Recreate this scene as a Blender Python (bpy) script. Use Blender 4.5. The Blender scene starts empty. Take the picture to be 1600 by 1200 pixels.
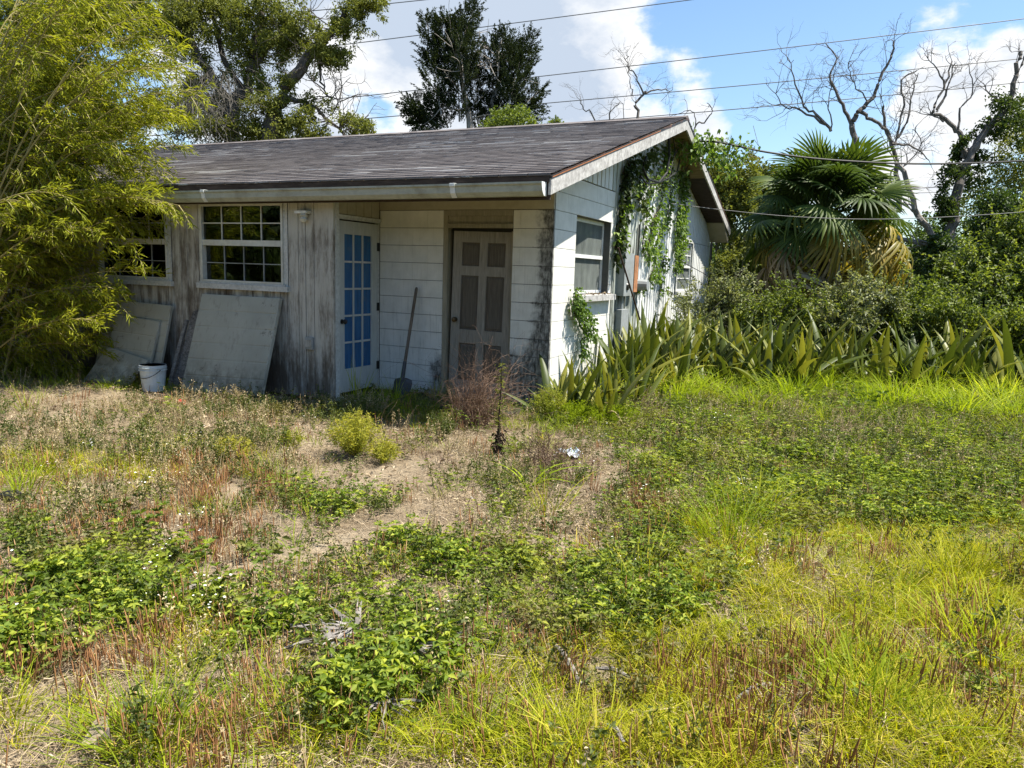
import bpy, math, random
import numpy as np
from mathutils import Vector, Matrix, noise as mnoise

R = math.radians
rng = np.random.default_rng(7)
random.seed(7)
scene = bpy.context.scene
COL = scene.collection

# ------------------------------------------------------------------ camera
CAMPOS = np.array([3.092, -7.603, 1.563])
FPX = 1157.2
def cam_axes(yaw, pit, rol):
    cy, sy = math.cos(yaw), math.sin(yaw); cp, sp = math.cos(pit), math.sin(pit)
    f = np.array([sy*cp, cy*cp, -sp]); r = np.array([cy, -sy, 0.0]); d = np.cross(f, r)
    cr, sr = math.cos(rol), math.sin(rol)
    return np.array([r*cr + d*sr, -r*sr + d*cr, f])
MC = cam_axes(R(-24.925), R(8.666), R(-1.822))
cam_d = bpy.data.cameras.new('camera'); cam = bpy.data.objects.new('camera', cam_d); COL.objects.link(cam)
cam_d.sensor_width = 36; cam_d.lens = 36*FPX/1600; cam_d.clip_end = 2000; cam_d.clip_start = 0.05
mw = Matrix(((MC[0][0], -MC[1][0], -MC[2][0], CAMPOS[0]),
             (MC[0][1], -MC[1][1], -MC[2][1], CAMPOS[1]),
             (MC[0][2], -MC[1][2], -MC[2][2], CAMPOS[2]), (0, 0, 0, 1)))
cam.matrix_world = mw
scene.camera = cam

# ------------------------------------------------------------------ light
SUN_TO = Vector((1.0, 0.43, 2.05)).normalized()
SUN_EL = math.asin(SUN_TO.z); SUN_AZ = math.atan2(SUN_TO.x, SUN_TO.y)
sd = bpy.data.lights.new('sun', 'SUN'); so = bpy.data.objects.new('sun', sd); COL.objects.link(so)
sd.energy = 5.0; sd.angle = R(0.5); sd.color = (1.0, 0.945, 0.84)
so.rotation_euler = SUN_TO.to_track_quat('Z', 'Y').to_euler(); so.location = (6, 4, 14)
vs = scene.view_settings
vs.view_transform = 'Standard'; vs.look = 'None'; vs.gamma = 1.0; vs.use_curve_mapping = False
vs.exposure = 1.2
scene.display_settings.display_device = 'sRGB'
scene.render.engine = 'CYCLES'
scene.cycles.max_bounces = 7; scene.cycles.transparent_max_bounces = 12
scene.cycles.diffuse_bounces = 4; scene.cycles.glossy_bounces = 3; scene.cycles.transmission_bounces = 4
scene.cycles.caustics_reflective = False; scene.cycles.caustics_refractive = False

def ray(x, y):
    return MC.T @ np.array([(x-800)/FPX, (y-600)/FPX, 1.0])
def at_z(x, y, z=0.0):
    d = ray(x, y); return CAMPOS + d*(z-CAMPOS[2])/d[2]
def at_d(x, y, dep):
    return CAMPOS + ray(x, y)*dep
def at_x(x, y, X):
    d = ray(x, y); return CAMPOS + d*(X-CAMPOS[0])/d[0]
def at_y(x, y, Y):
    d = ray(x, y); return CAMPOS + d*(Y-CAMPOS[1])/d[1]
def to_px(P):
    q = (np.atleast_2d(P)-CAMPOS) @ MC.T
    w = np.where(q[:, 2] > 0.3, q[:, 2], 0.3)
    return 800+FPX*q[:, 0]/w, 600+FPX*q[:, 1]/w, q[:, 2]

world = bpy.data.worlds.new("World"); scene.world = world; world.use_nodes = True
def build_world():
    nt = world.node_tree; N = nt.nodes; L = nt.links; N.clear()
    out = N.new('ShaderNodeOutputWorld'); bg = N.new('ShaderNodeBackground'); L.new(bg.outputs[0], out.inputs[0])
    sky = N.new('ShaderNodeTexSky'); sky.sky_type = 'NISHITA'; sky.sun_disc = False
    sky.sun_elevation = SUN_EL; sky.sun_rotation = SUN_AZ; sky.air_density = 1.15; sky.dust_density = 0.5; sky.ozone_density = 1.6
    bg.inputs[1].default_value = 0.072
    tc = N.new('ShaderNodeTexCoord'); nrm = N.new('ShaderNodeVectorMath'); nrm.operation = 'NORMALIZE'
    L.new(tc.outputs['Generated'], nrm.inputs[0])
    # flatten the direction onto a cloud layer so clouds shrink towards the horizon
    def noi(scale, det, rough, src, off=(0, 0, 0)):
        mp = N.new('ShaderNodeMapping'); mp.inputs['Location'].default_value = off
        mp.inputs['Scale'].default_value = (scale, scale, scale*1.7); L.new(src, mp.inputs[0])
        n = N.new('ShaderNodeTexNoise'); n.inputs['Scale'].default_value = 1; n.inputs['Detail'].default_value = det
        n.inputs['Roughness'].default_value = rough; L.new(mp.outputs[0], n.inputs['Vector']); return n.outputs[0]
    def mth(op, a, b=None, c=None):
        m = N.new('ShaderNodeMath'); m.operation = op
        for i, v in enumerate((a, b, c)):
            if v is None: continue
            if isinstance(v, (int, float)): m.inputs[i].default_value = v
            else: L.new(v, m.inputs[i])
        return m.outputs[0]
    big = noi(4.6, 9, 0.6, nrm.outputs[0], (0.4, 0.2, 0.0))
    tot = mth('MULTIPLY', mth('SUBTRACT', big, 0.545), 2.6)
    # cloud banks: direction, angular radius, weight
    for (px, py, rad, w) in ((560, 60, 15, .62), (800, 60, 11, .55), (960, 110, 8.5, .5), (700, -150, 16, .4), (1110, 90, 3.5, .28), (900, 170, 5, .30),
                             (1470, 200, 6.5, .52), (1100, 205, 2.6, .3), (380, 200, 10, .4), (1590, 130, 4, .25),
                             (1250, -60, 11, -.45), (1250, 140, 6.5, -.3), (860, 135, 1.8, -.4)):
        d = Vector(ray(px, py)).normalized()
        dp = N.new('ShaderNodeVectorMath'); dp.operation = 'DOT_PRODUCT'; L.new(nrm.outputs[0], dp.inputs[0]); dp.inputs[1].default_value = d
        mr = N.new('ShaderNodeMapRange'); mr.interpolation_type = 'SMOOTHSTEP'
        mr.inputs['From Min'].default_value = math.cos(R(rad)); mr.inputs['From Max'].default_value = 1.0
        mr.inputs['To Min'].default_value = 0; mr.inputs['To Max'].default_value = w
        L.new(dp.outputs['Value'], mr.inputs['Value']); tot = mth('ADD', tot, mr.outputs[0])
    cov = N.new('ShaderNodeMapRange'); cov.interpolation_type = 'SMOOTHSTEP'
    cov.inputs['From Min'].default_value = 0.06; cov.inputs['From Max'].default_value = 0.36; L.new(tot, cov.inputs['Value'])
    shade = noi(8.0, 8, 0.6, nrm.outputs[0], (1.5, 0.2, 0.13))
    thick = N.new('ShaderNodeMapRange'); thick.inputs['From Min'].default_value = 0.2; thick.inputs['From Max'].default_value = 0.9
    L.new(mth('ADD', tot, mth('MULTIPLY', mth('SUBTRACT', shade, 0.5), 1.6)), thick.inputs['Value'])
    cr = N.new('ShaderNodeValToRGB'); cr.color_ramp.elements[0].color = (6.9, 6.9, 6.9, 1); cr.color_ramp.elements[1].color = (3.7, 4.3, 5.2, 1)
    cr.color_ramp.elements[0].position = 0.12
    L.new(thick.outputs[0], cr.inputs[0])
    gain = N.new('ShaderNodeMix'); gain.data_type = 'RGBA'; gain.blend_type = 'MULTIPLY'; gain.inputs[0].default_value = 1
    L.new(sky.outputs[0], gain.inputs[6]); gain.inputs[7].default_value = (1.0, 1.12, 1.22, 1)
    mix = N.new('ShaderNodeMix'); mix.data_type = 'RGBA'; L.new(cov.outputs[0], mix.inputs[0])
    L.new(gain.outputs[2], mix.inputs[6]); L.new(cr.outputs[0], mix.inputs[7])
    L.new(mix.outputs[2], bg.inputs[0])
build_world()

# ------------------------------------------------------------------ helpers
def tag(o, label=None, cat=None, group=None, kind=None):
    if label: o['label'] = label
    if cat: o['category'] = cat
    if group: o['group'] = group
    if kind: o['kind'] = kind
    return o
def link(name, me, mat=None, parent=None, loc=None):
    o = bpy.data.objects.new(name, me); COL.objects.link(o)
    if mat is not None and me is not None and len(me.materials) == 0: me.materials.append(mat)
    if parent: o.parent = parent
    if loc is not None: o.location = loc
    return o
def empty(name, loc=(0, 0, 0)):
    o = bpy.data.objects.new(name, None); COL.objects.link(o); o.location = loc; o.empty_display_size = 0.2; return o
def children(o): return [c for c in o.children]
def copy_tree(o, parent=None):
    c = o.copy(); COL.objects.link(c); c.parent = parent
    for ch in children(o): copy_tree(ch, c)
    return c

class MB:
    """collects polygons for one mesh"""
    def __init__(s): s.v = []; s.f = []; s.r = []; s.n = 0
    def add(s, v, f, r=None):
        v = np.asarray(v, float).reshape(-1, 3)
        s.v.append(v); s.f += [tuple(i+s.n for i in q) for q in f]; s.r += [random.random() if r is None else r]*len(f); s.n += len(v)
    def box(s, x0, x1, y0, y1, z0, z1):
        v = [(x0, y0, z0), (x1, y0, z0), (x1, y1, z0), (x0, y1, z0), (x0, y0, z1), (x1, y0, z1), (x1, y1, z1), (x0, y1, z1)]
        s.add(v, [(0, 3, 2, 1), (4, 5, 6, 7), (0, 1, 5, 4), (1, 2, 6, 5), (2, 3, 7, 6), (3, 0, 4, 7)])
    def prism(s, poly, axis, a0, a1):
        """poly: list of 2-D points in the other two axes (in order), extruded along axis"""
        n = len(poly); v = []
        for a in (a0, a1):
            for p in poly:
                q = list(p); q.insert(axis, a); v.append(q)
        f = [tuple(range(n))[::-1], tuple(range(n, 2*n))] + [(i, (i+1) % n, n+(i+1) % n, n+i) for i in range(n)]
        s.add(v, f)
    def tube(s, pts, rad, k=6, caps=True):
        pts = [np.asarray(p, float) for p in pts]; n = len(pts)
        if not hasattr(rad, '__len__'): rad = [rad]*n
        vs_, fs = [], []
        up = np.array([0.3, 0.2, 1.0])
        for i, p in enumerate(pts):
            t = pts[min(i+1, n-1)]-pts[max(i-1, 0)]; t = t/(np.linalg.norm(t)+1e-9)
            a = np.cross(t, up)
            if np.linalg.norm(a) < 1e-3: a = np.cross(t, [1, 0, 0])
            a /= np.linalg.norm(a); b = np.cross(t, a)
            for j in range(k):
                w = 2*math.pi*j/k; vs_.append(p+rad[i]*(math.cos(w)*a+math.sin(w)*b))
        for i in range(n-1):
            for j in range(k):
                j2 = (j+1) % k; fs.append((i*k+j, i*k+j2, (i+1)*k+j2, (i+1)*k+j))
        if caps: fs.append(tuple(range(k))[::-1]); fs.append(tuple(range((n-1)*k, n*k)))
        s.add(vs_, fs)
    def mesh(s, name, smooth=False):
        me = bpy.data.meshes.new(name)
        V = np.concatenate(s.v) if s.v else np.zeros((0, 3))
        me.from_pydata(V.tolist(), [], s.f)
        a = me.attributes.new('rnd', 'FLOAT', 'FACE'); a.data.foreach_set('value', np.array(s.r, dtype=np.float32))
        if smooth: me.polygons.foreach_set('use_smooth', [True]*len(me.polygons))
        me.update(); return me
    def build(s, name, mat, parent=None, loc=None, smooth=False):
        return link(name, s.mesh(name, smooth), mat, parent, loc)

def np_mesh(name, V, F, rnd=None, smooth=False):
    """fast mesh from arrays: V (n,3), F (m,k) with constant k"""
    me = bpy.data.meshes.new(name); m, k = F.shape
    me.vertices.add(len(V)); me.vertices.foreach_set('co', V.astype(np.float32).ravel())
    me.loops.add(m*k); me.loops.foreach_set('vertex_index', F.astype(np.int32).ravel())
    me.polygons.add(m); me.polygons.foreach_set('loop_start', (np.arange(m)*k).astype(np.int32))
    if rnd is not None:
        a = me.attributes.new('rnd', 'FLOAT', 'FACE'); a.data.foreach_set('value', rnd.astype(np.float32))
    if smooth: me.polygons.foreach_set('use_smooth', [True]*m)
    me.update(calc_edges=True); return me

def unit(v): return v/(np.linalg.norm(v, axis=-1, keepdims=True)+1e-9)
def rand_dir(n, r=None):
    r = r or rng; v = r.normal(size=(n, 3)); return unit(v)

def leaves(P, D, L, W, r=None, fold=0.25, droop=0.2, rnd=None):
    """n lens leaves: base P, direction D, length L, width W -> V, F(quads), rnd. Each leaf: two quads about a folded midrib."""
    r = r or rng; n = len(P); D = unit(D)
    side = unit(np.cross(D, unit(rand_dir(n, r) + np.array([0, 0, 0.9]))))
    nor = np.cross(side, D)
    L = np.asarray(L).reshape(-1, 1)*np.ones((n, 1)); W = np.asarray(W).reshape(-1, 1)*np.ones((n, 1))
    mid = P + D*L*0.45 - nor*L*0.02
    tip = P + D*L - nor*L*droop + np.array([0, 0, -1])*L*droop*0.5
    l = mid + side*W*0.5 + nor*W*fold; q = mid - side*W*0.5 + nor*W*fold
    V = np.stack([P, l, tip, q], 1).reshape(-1, 3)
    b = np.arange(n)[:, None]*4
    F = np.concatenate([b+np.array([[0, 1, 2]]), b+np.array([[0, 2, 3]])], 1).reshape(-1, 3)
    rn = r.random(n) if rnd is None else rnd
    return V, F, np.repeat(rn, 2)

def leaf_obj(name, parts, mat, parent=None):
    Vs, Fs, Rs = [], [], []; o = 0
    for V, F, r_ in parts: Vs.append(V); Fs.append(F+o); Rs.append(r_); o += len(V)
    return link(name, np_mesh(name, np.concatenate(Vs), np.concatenate(Fs), np.concatenate(Rs)), mat, parent)

def blades(P, D, L, W, bend, r=None, seg=3, rnd=None, az=None):
    """n tapered grass blades, curving towards horizontal direction az -> V, F(quads)"""
    r = r or rng; n = len(P); D = unit(D)
    if az is None:
        a = r.random(n)*2*math.pi; az = np.stack([np.cos(a), np.sin(a), 0*a], 1)
    L = np.asarray(L).reshape(-1, 1)*np.ones((n, 1)); W = np.asarray(W).reshape(-1, 1)*np.ones((n, 1)); bend = np.asarray(bend).reshape(-1, 1)*np.ones((n, 1))
    side = unit(np.cross(az, [0, 0, 1.0]))+0.35*rand_dir(n, r); side = unit(side)
    rows = []
    for i in range(seg+1):
        t = i/seg
        c = P + D*L*t + az*L*bend*t*t - np.array([0, 0, 1.0])*L*bend*bend*0.45*t**3
        w = W*0.5*(1-t**1.8*0.93)
        rows.append(np.stack([c-side*w, c+side*w], 1))
    V = np.concatenate(rows, 1).reshape(-1, 3)
    b = np.arange(n)[:, None]*(2*(seg+1))
    F = np.concatenate([b+np.array([[2*i, 2*i+1, 2*i+3, 2*i+2]]) for i in range(seg)], 1).reshape(-1, 4)
    rn = r.random(n) if rnd is None else rnd
    return V, F, np.repeat(rn, seg)

# ------------------------------------------------------------------ materials
class Nodes:
    def __init__(s, name):
        s.m = bpy.data.materials.new(name); s.m.use_nodes = True; s.nt = s.m.node_tree; s.N = s.nt.nodes; s.L = s.nt.links; s.N.clear()
        s.out = s.N.new('ShaderNodeOutputMaterial')
        g = s.N.new('ShaderNodeNewGeometry'); s.pos = g.outputs['Position']; s.gnor = g.outputs['Normal']
    def sock(s, i, v):
        if v is None: return
        if hasattr(v, 'is_output'): s.L.new(v, i)
        else:
            if isinstance(v, tuple) and len(v) == 3 and i.type == 'RGBA': v = (*v, 1)
            i.default_value = v
    def map(s, scale=(1, 1, 1), off=(0, 0, 0), rot=(0, 0, 0), src=None):
        n = s.N.new('ShaderNodeMapping'); n.inputs['Scale'].default_value = scale; n.inputs['Location'].default_value = off; n.inputs['Rotation'].default_value = rot
        s.L.new(src or s.pos, n.inputs[0]); return n.outputs[0]
    def noise(s, scale=1, det=4, rough=.55, vec=None, dist=0):
        n = s.N.new('ShaderNodeTexNoise'); n.inputs['Scale'].default_value = scale; n.inputs['Detail'].default_value = det
        n.inputs['Roughness'].default_value = rough; n.inputs['Distortion'].default_value = dist
        s.L.new(vec or s.pos, n.inputs['Vector']); return n.outputs[0]
    def voro(s, scale=1, vec=None, out='Distance', feat='F1'):
        n = s.N.new('ShaderNodeTexVoronoi'); n.feature = feat; n.inputs['Scale'].default_value = scale
        s.L.new(vec or s.pos, n.inputs['Vector']); return n.outputs[out]
    def math(s, op, a, b=None, c=None, clamp=False):
        n = s.N.new('ShaderNodeMath'); n.operation = op; n.use_clamp = clamp
        for i, v in enumerate((a, b, c)): s.sock(n.inputs[i], v)
        return n.outputs[0]
    def rng(s, v, a, b, c=0., d=1., smooth=True):
        n = s.N.new('ShaderNodeMapRange'); n.interpolation_type = 'SMOOTHSTEP' if smooth else 'LINEAR'
        s.sock(n.inputs['Value'], v)
        for k, x in zip(('From Min', 'From Max', 'To Min', 'To Max'), (a, b, c, d)): s.sock(n.inputs[k], x)
        return n.outputs[0]
    def mix(s, f, a, b, mode='MIX'):
        n = s.N.new('ShaderNodeMix'); n.data_type = 'RGBA'; n.blend_type = mode
        s.sock(n.inputs[0], f); s.sock(n.inputs[6], a); s.sock(n.inputs[7], b); return n.outputs[2]
    def ramp(s, f, *st):
        n = s.N.new('ShaderNodeValToRGB'); e = n.color_ramp.elements
        while len(e) < len(st): e.new(0.5)
        for el, (p, c) in zip(e, st): el.position = p; el.color = (*c, 1)
        s.L.new(f, n.inputs[0]); return n.outputs[0]
    def xyz(s):
        n = s.N.new('ShaderNodeSeparateXYZ'); s.L.new(s.pos, n.inputs[0]); return n.outputs
    def attr(s, name='rnd'):
        n = s.N.new('ShaderNodeAttribute'); n.attribute_name = name; return n.outputs['Fac']
    def orand(s):
        return s.N.new('ShaderNodeObjectInfo').outputs['Random']
    def bump(s, h, st=0.3, dist=0.01):
        n = s.N.new('ShaderNodeBump'); n.inputs['Strength'].default_value = st; n.inputs['Distance'].default_value = dist
        s.L.new(h, n.inputs['Height']); return n.outputs[0]
    def bsdf(s, col, rough=.6, spec=.3, metal=0., nor=None, **kw):
        n = s.N.new('ShaderNodeBsdfPrincipled'); s.sock(n.inputs['Base Color'], col); s.sock(n.inputs['Roughness'], rough)
        s.sock(n.inputs['Specular IOR Level'], spec); s.sock(n.inputs['Metallic'], metal)
        if nor is not None: s.L.new(nor, n.inputs['Normal'])
        for k, v in kw.items(): s.sock(n.inputs[k], v)
        return n.outputs[0]
    def done(s, sh): s.L.new(sh, s.out.inputs[0]); return s.m

def leaf_mat(name, c1, c2, c3=None, trans=.42, tint=(1.25, 1.25, .55), rough=.6, spec=.12, patch=0.0, pc=(0.3, .26, .1), obj_w=.45):
    n = Nodes(name)
    f = n.math('ADD', n.math('MULTIPLY', n.attr(), 1-obj_w), n.math('MULTIPLY', n.orand(), obj_w))
    st = [(0.1, c1), (0.6, c2)] + ([(0.97, c3)] if c3 else [])
    col = n.ramp(f, *st)
    if patch:
        m = n.rng(n.noise(1.3, 3), .52, .66, 0, patch); col = n.mix(m, col, pc)
    k = n.rng(n.noise(40, 2), .3, .7, .8, 1.2); col = n.mix(1., col, n.ramp(k, (0, (.75, .75, .75)), (1, (1.2, 1.2, 1.2))), 'MULTIPLY')
    b = n.bsdf(col, rough, spec)
    trans *= .86
    t = n.N.new('ShaderNodeBsdfTranslucent'); n.L.new(n.mix(1., col, tint, 'MULTIPLY'), t.inputs[0])
    m = n.N.new('ShaderNodeMixShader'); m.inputs[0].default_value = trans; n.L.new(b, m.inputs[1]); n.L.new(t.outputs[0], m.inputs[2])
    return n.done(m.outputs[0])

def plain(name, col, rough=.6, spec=.3, metal=0., var=.15, scale=20, dirt=None, dirt_amt=.5):
    n = Nodes(name); k = n.noise(scale, 5)
    c = n.mix(1., col, n.ramp(k, (.2, (1-var,)*3), (.8, (1+var,)*3)), 'MULTIPLY')
    if dirt: c = n.mix(n.rng(n.noise(3.5, 7, .65), .45, .7, 0, dirt_amt), c, dirt)
    return n.done(n.bsdf(c, rough, spec, metal, n.bump(k, .15, .004)))

def mat_siding(name, base, dark, amt=1.0, lo=.46, hi=.66):
    n = Nodes(name); x = n.xyz()
    stre = n.noise(1, 9, .74, n.map((11, 11, 1.9), (3, 1, 2)))
    fine = n.noise(1, 6, .7, n.map((90, 90, 2.2)))
    patch = n.noise(1, 7, .7, n.map((2.8, 2.8, 1.3), (7, 3, 1)))
    zlow = n.rng(x[2], 0.9, 0.0, 0, .12)
    m = n.math('ADD', n.math('ADD', n.math('MULTIPLY', stre, .62), n.math('MULTIPLY', patch, .38)), zlow)
    m = n.math('ADD', m, n.math('MULTIPLY', n.math('SUBTRACT', n.attr(), .5), .05))
    top = n.rng(x[2], 1.75, 2.25, 0, -.11); m = n.math('ADD', m, top)
    f = n.rng(m, lo, hi, 0, amt)
    c = n.mix(f, base, dark)
    c = n.mix(n.rng(fine, .52, .72, 0, .55), c, tuple(v*.45 for v in dark))
    c = n.mix(n.rng(n.noise(1, 5, .7, n.map((60, 60, 5))), .62, .7, 0, .5), c, (.45, .45, .43))
    bmp = n.bump(n.math('ADD', fine, n.math('MULTIPLY', stre, .6)), .5, .004)
    return n.done(n.bsdf(c, .85, .12, 0, bmp))

def mat_block():
    n = Nodes('painted_block'); x = n.xyz()
    base = n.ramp(n.noise(7, 4), (.3, (.60, .595, .55)), (.75, (.72, .71, .665)))
    # mildew on the front face: along the right corner, and low down
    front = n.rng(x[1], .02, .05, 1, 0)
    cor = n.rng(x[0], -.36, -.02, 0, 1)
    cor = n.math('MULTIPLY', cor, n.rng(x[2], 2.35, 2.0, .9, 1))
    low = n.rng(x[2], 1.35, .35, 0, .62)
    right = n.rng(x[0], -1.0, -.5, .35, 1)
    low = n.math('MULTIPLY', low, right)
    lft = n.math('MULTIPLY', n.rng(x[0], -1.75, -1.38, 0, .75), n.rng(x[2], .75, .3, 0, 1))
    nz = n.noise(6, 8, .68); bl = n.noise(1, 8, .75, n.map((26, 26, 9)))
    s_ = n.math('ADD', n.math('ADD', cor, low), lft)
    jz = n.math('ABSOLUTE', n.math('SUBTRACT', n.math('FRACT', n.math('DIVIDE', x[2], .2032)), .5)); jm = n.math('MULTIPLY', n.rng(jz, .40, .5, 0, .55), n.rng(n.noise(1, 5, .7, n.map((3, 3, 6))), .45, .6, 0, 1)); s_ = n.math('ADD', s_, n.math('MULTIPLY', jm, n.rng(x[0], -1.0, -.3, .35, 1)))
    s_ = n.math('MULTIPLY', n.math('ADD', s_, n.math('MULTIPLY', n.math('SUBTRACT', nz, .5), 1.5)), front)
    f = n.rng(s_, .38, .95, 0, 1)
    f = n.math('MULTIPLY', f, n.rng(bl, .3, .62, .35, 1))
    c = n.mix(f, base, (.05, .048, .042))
    # soft vertical streaks everywhere
    st = n.noise(1, 7, .7, n.map((38, 38, 2.4)))
    zl = n.rng(x[2], 2.1, 0.2, .2, .75)
    c = n.mix(n.math('MULTIPLY', n.rng(st, .5, .74, 0, .85), zl), c, (.22, .22, .20))
    c = n.mix(n.rng(n.noise(60, 3), .66, .72, 0, .45), c, (.2, .19, .17))
    h = n.math('ADD', n.noise(180, 3), n.math('MULTIPLY', n.noise(22, 3), .7))
    return n.done(n.bsdf(c, .75, .2, 0, n.bump(h, .35, .004)))

def mat_wood(name, a, b, rough=.8, sc=(40, 40, 3), amt=.9):
    n = Nodes(name); g = n.noise(1, 8, .7, n.map(sc)); p = n.noise(2.5, 4)
    c = n.ramp(n.math('ADD', n.math('MULTIPLY', g, .75), n.math('MULTIPLY', p, .25)), (.35, a), (.65, b))
    return n.done(n.bsdf(c, rough, .15, 0, n.bump(g, .5, .004)))

def mat_roof():
    n = Nodes('asphalt_shingle'); x = n.xyz()
    c = n.ramp(n.attr(), (0, (.082, .070, .068)), (.5, (.122, .107, .104)), (1, (.17, .152, .147)))
    c = n.mix(n.rng(n.noise(1, 6, .6, n.map((1.3, 5, 5))), .38, .66, 0, .6), c, (.165, .145, .138))
    gr = n.noise(320, 2); c = n.mix(n.rng(gr, .5, .75, 0, .5), c, (.26, .24, .225))
    # worn pale streaks, long along the courses
    w = n.noise(1, 7, .72, n.map((2.0, 15, 15), (2, 5, 1)))
    w2 = n.noise(1, 3, .5, n.map((.55, .6, .6), (4, 9, 3)))
    f = n.math('MULTIPLY', n.rng(w, .575, .61, 0, 1), n.rng(w2, .42, .56, 0, .9))
    c = n.mix(f, c, (.42, .41, .40))
    c = n.mix(n.rng(n.attr(), 1.05, 1.9, 0, .6), c, (.40, .39, .38))
    lo = n.rng(n.noise(1, 6, .7, n.map((3.0, 16, 16), (8, 2, 4))), .625, .67, 0, .7); c = n.mix(lo, c, (.3, .29, .27))
    return n.done(n.bsdf(c, .9, .15, 0, n.bump(gr, .35, .003)))

def mat_ground():
    n = Nodes('sandy_ground'); x = n.xyz()
    c = n.ramp(n.noise(1.7, 8, .65), (.3, (.17, .125, .08)), (.5, (.29, .23, .155)), (.72, (.43, .355, .25)))
    st = n.noise(1, 7, .75, n.map((30, 110, 30), rot=(0, 0, .5))); st2 = n.noise(1, 7, .75, n.map((110, 30, 30), rot=(0, 0, -.4)))
    c = n.mix(n.rng(st, .55, .68, 0, .8), c, (.44, .37, .28)); c = n.mix(n.rng(st2, .57, .7, 0, .7), c, (.09, .065, .045))
    c = n.mix(n.rng(n.noise(38, 4, .7), .58, .68, 0, .7), c, (.06, .045, .03))
    # green-brown soil where the plants are thick, darkened to paint in shade between leaves
    g = n.rng(n.noise(.8, 5), .42, .62, 0, .5); gx = n.rng(n.math('SUBTRACT', x[0], n.math('MULTIPLY', x[1], -.3)), .3, 2.2, .1, 1)
    c = n.mix(n.math('MULTIPLY', g, gx), c, (.06, .065, .03))
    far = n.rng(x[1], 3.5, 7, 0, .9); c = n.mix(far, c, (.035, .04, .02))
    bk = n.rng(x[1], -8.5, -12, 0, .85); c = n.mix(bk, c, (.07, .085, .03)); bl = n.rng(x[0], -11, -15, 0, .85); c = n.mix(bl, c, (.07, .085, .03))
    rt = n.math('MULTIPLY', n.rng(x[0], 1.2, 3.0, 0, .75), n.rng(n.noise(2.2, 5), .35, .6, .4, 1)); c = n.mix(rt, c, (.085, .075, .035))  # right side soil darkened too, shade under the weeds put into its colour
    h = n.math('ADD', n.noise(45, 6, .7), n.math('MULTIPLY', st, .6))
    return n.done(n.bsdf(c, .95, .1, 0, n.bump(h, .8, .03)))

def mat_glass(name, tint, dusty=0.0, dust=(.30, .33, .31), gloss=1.0):
    n = Nodes(name)
    tr = n.N.new('ShaderNodeBsdfTransparent'); tr.inputs[0].default_value = (*tint, 1)
    gl = n.N.new('ShaderNodeBsdfGlossy'); gl.inputs['Roughness'].default_value = .03; gl.inputs[0].default_value = (gloss,)*3+(1,)
    wav = n.bump(n.noise(3, 2), .08, .02); n.L.new(wav, gl.inputs['Normal'])
    fr = n.N.new('ShaderNodeFresnel'); fr.inputs[0].default_value = 1.5
    m = n.N.new('ShaderNodeMixShader'); n.L.new(n.math('ADD', n.math('MULTIPLY', fr.outputs[0], .85), .01), m.inputs[0])
    n.L.new(tr.outputs[0], m.inputs[1]); n.L.new(gl.outputs[0], m.inputs[2]); sh = m.outputs[0]
    if dusty:
        d = n.N.new('ShaderNodeBsdfDiffuse'); s_ = n.noise(1, 6, .7, n.map((9, 9, 2.5)))
        n.L.new(n.ramp(s_, (.3, tuple(v*.55 for v in dust)), (.7, dust)), d.inputs[0])
        t = n.N.new('ShaderNodeBsdfTranslucent'); t.inputs[0].default_value = (*dust, 1)
        ad = n.N.new('ShaderNodeMixShader'); ad.inputs[0].default_value = .3; n.L.new(d.outputs[0], ad.inputs[1]); n.L.new(t.outputs[0], ad.inputs[2])
        m2 = n.N.new('ShaderNodeMixShader'); n.L.new(n.rng(n.noise(2.5, 6, .7), .25, .75, dusty*.7, dusty), m2.inputs[0])
        n.L.new(sh, m2.inputs[1]); n.L.new(ad.outputs[0], m2.inputs[2]); sh = m2.outputs[0]
    return n.done(sh)

def mat_bark(name, a, b, sc=9):
    n = Nodes(name); g = n.noise(1, 8, .7, n.map((sc*3, sc*3, sc*.5))); p = n.noise(2.2, 4)
    c = n.ramp(n.math('ADD', n.math('MULTIPLY', g, .7), n.math('MULTIPLY', p, .3)), (.36, a), (.62, b))
    return n.done(n.bsdf(c, .95, .08, 0, n.bump(g, .9, .02)))

M = {}
M['block'] = mat_block()
M['mortar'] = plain('mortar', (.10, .10, .09), .9, .1)
M['siding'] = mat_siding('weathered_siding', (.50, .48, .42), (.115, .09, .065), .95, .42, .63)
M['siding_gable'] = mat_siding('gable_siding', (.66, .67, .65), (.27, .26, .24), .85, .50, .68)
M['siding_old'] = mat_siding('mildewed_gable_siding', (.42, .45, .41), (.07, .08, .065), 1., .42, .60)
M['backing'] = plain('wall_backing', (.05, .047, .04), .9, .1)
M['trim'] = mat_wood('weathered_white_trim', (.36, .36, .33), (.62, .62, .58), .75, (30, 30, 30))
M['trim_clean'] = plain('window_vinyl', (.56, .56, .50), .5, .35, dirt=(.38, .34, .26), dirt_amt=.6)
M['plywood'] = mat_wood('painted_plywood', (.33, .30, .22), (.42, .38, .28), .8, (8, 8, 8))
M['soffit'] = mat_wood('bare_plywood_soffit', (.14, .10, .06), (.34, .26, .17), .85, (6, 20, 20))
M['rake'] = mat_wood('weathered_rake_board', (.20, .19, .18), (.56, .55, .53), .85, (16, 16, 16))
M['dark_wood'] = mat_wood('rotting_fascia', (.025, .018, .015), (.075, .055, .045), .8, (6, 30, 30))
M['drip'] = plain('black_drip_edge', (.02, .018, .018), .5, .4, dirt=(.30, .10, .035), dirt_amt=.35)
M['rust'] = plain('rusty_metal', (.34, .13, .045), .7, .3, dirt=(.12, .05, .025))
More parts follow.
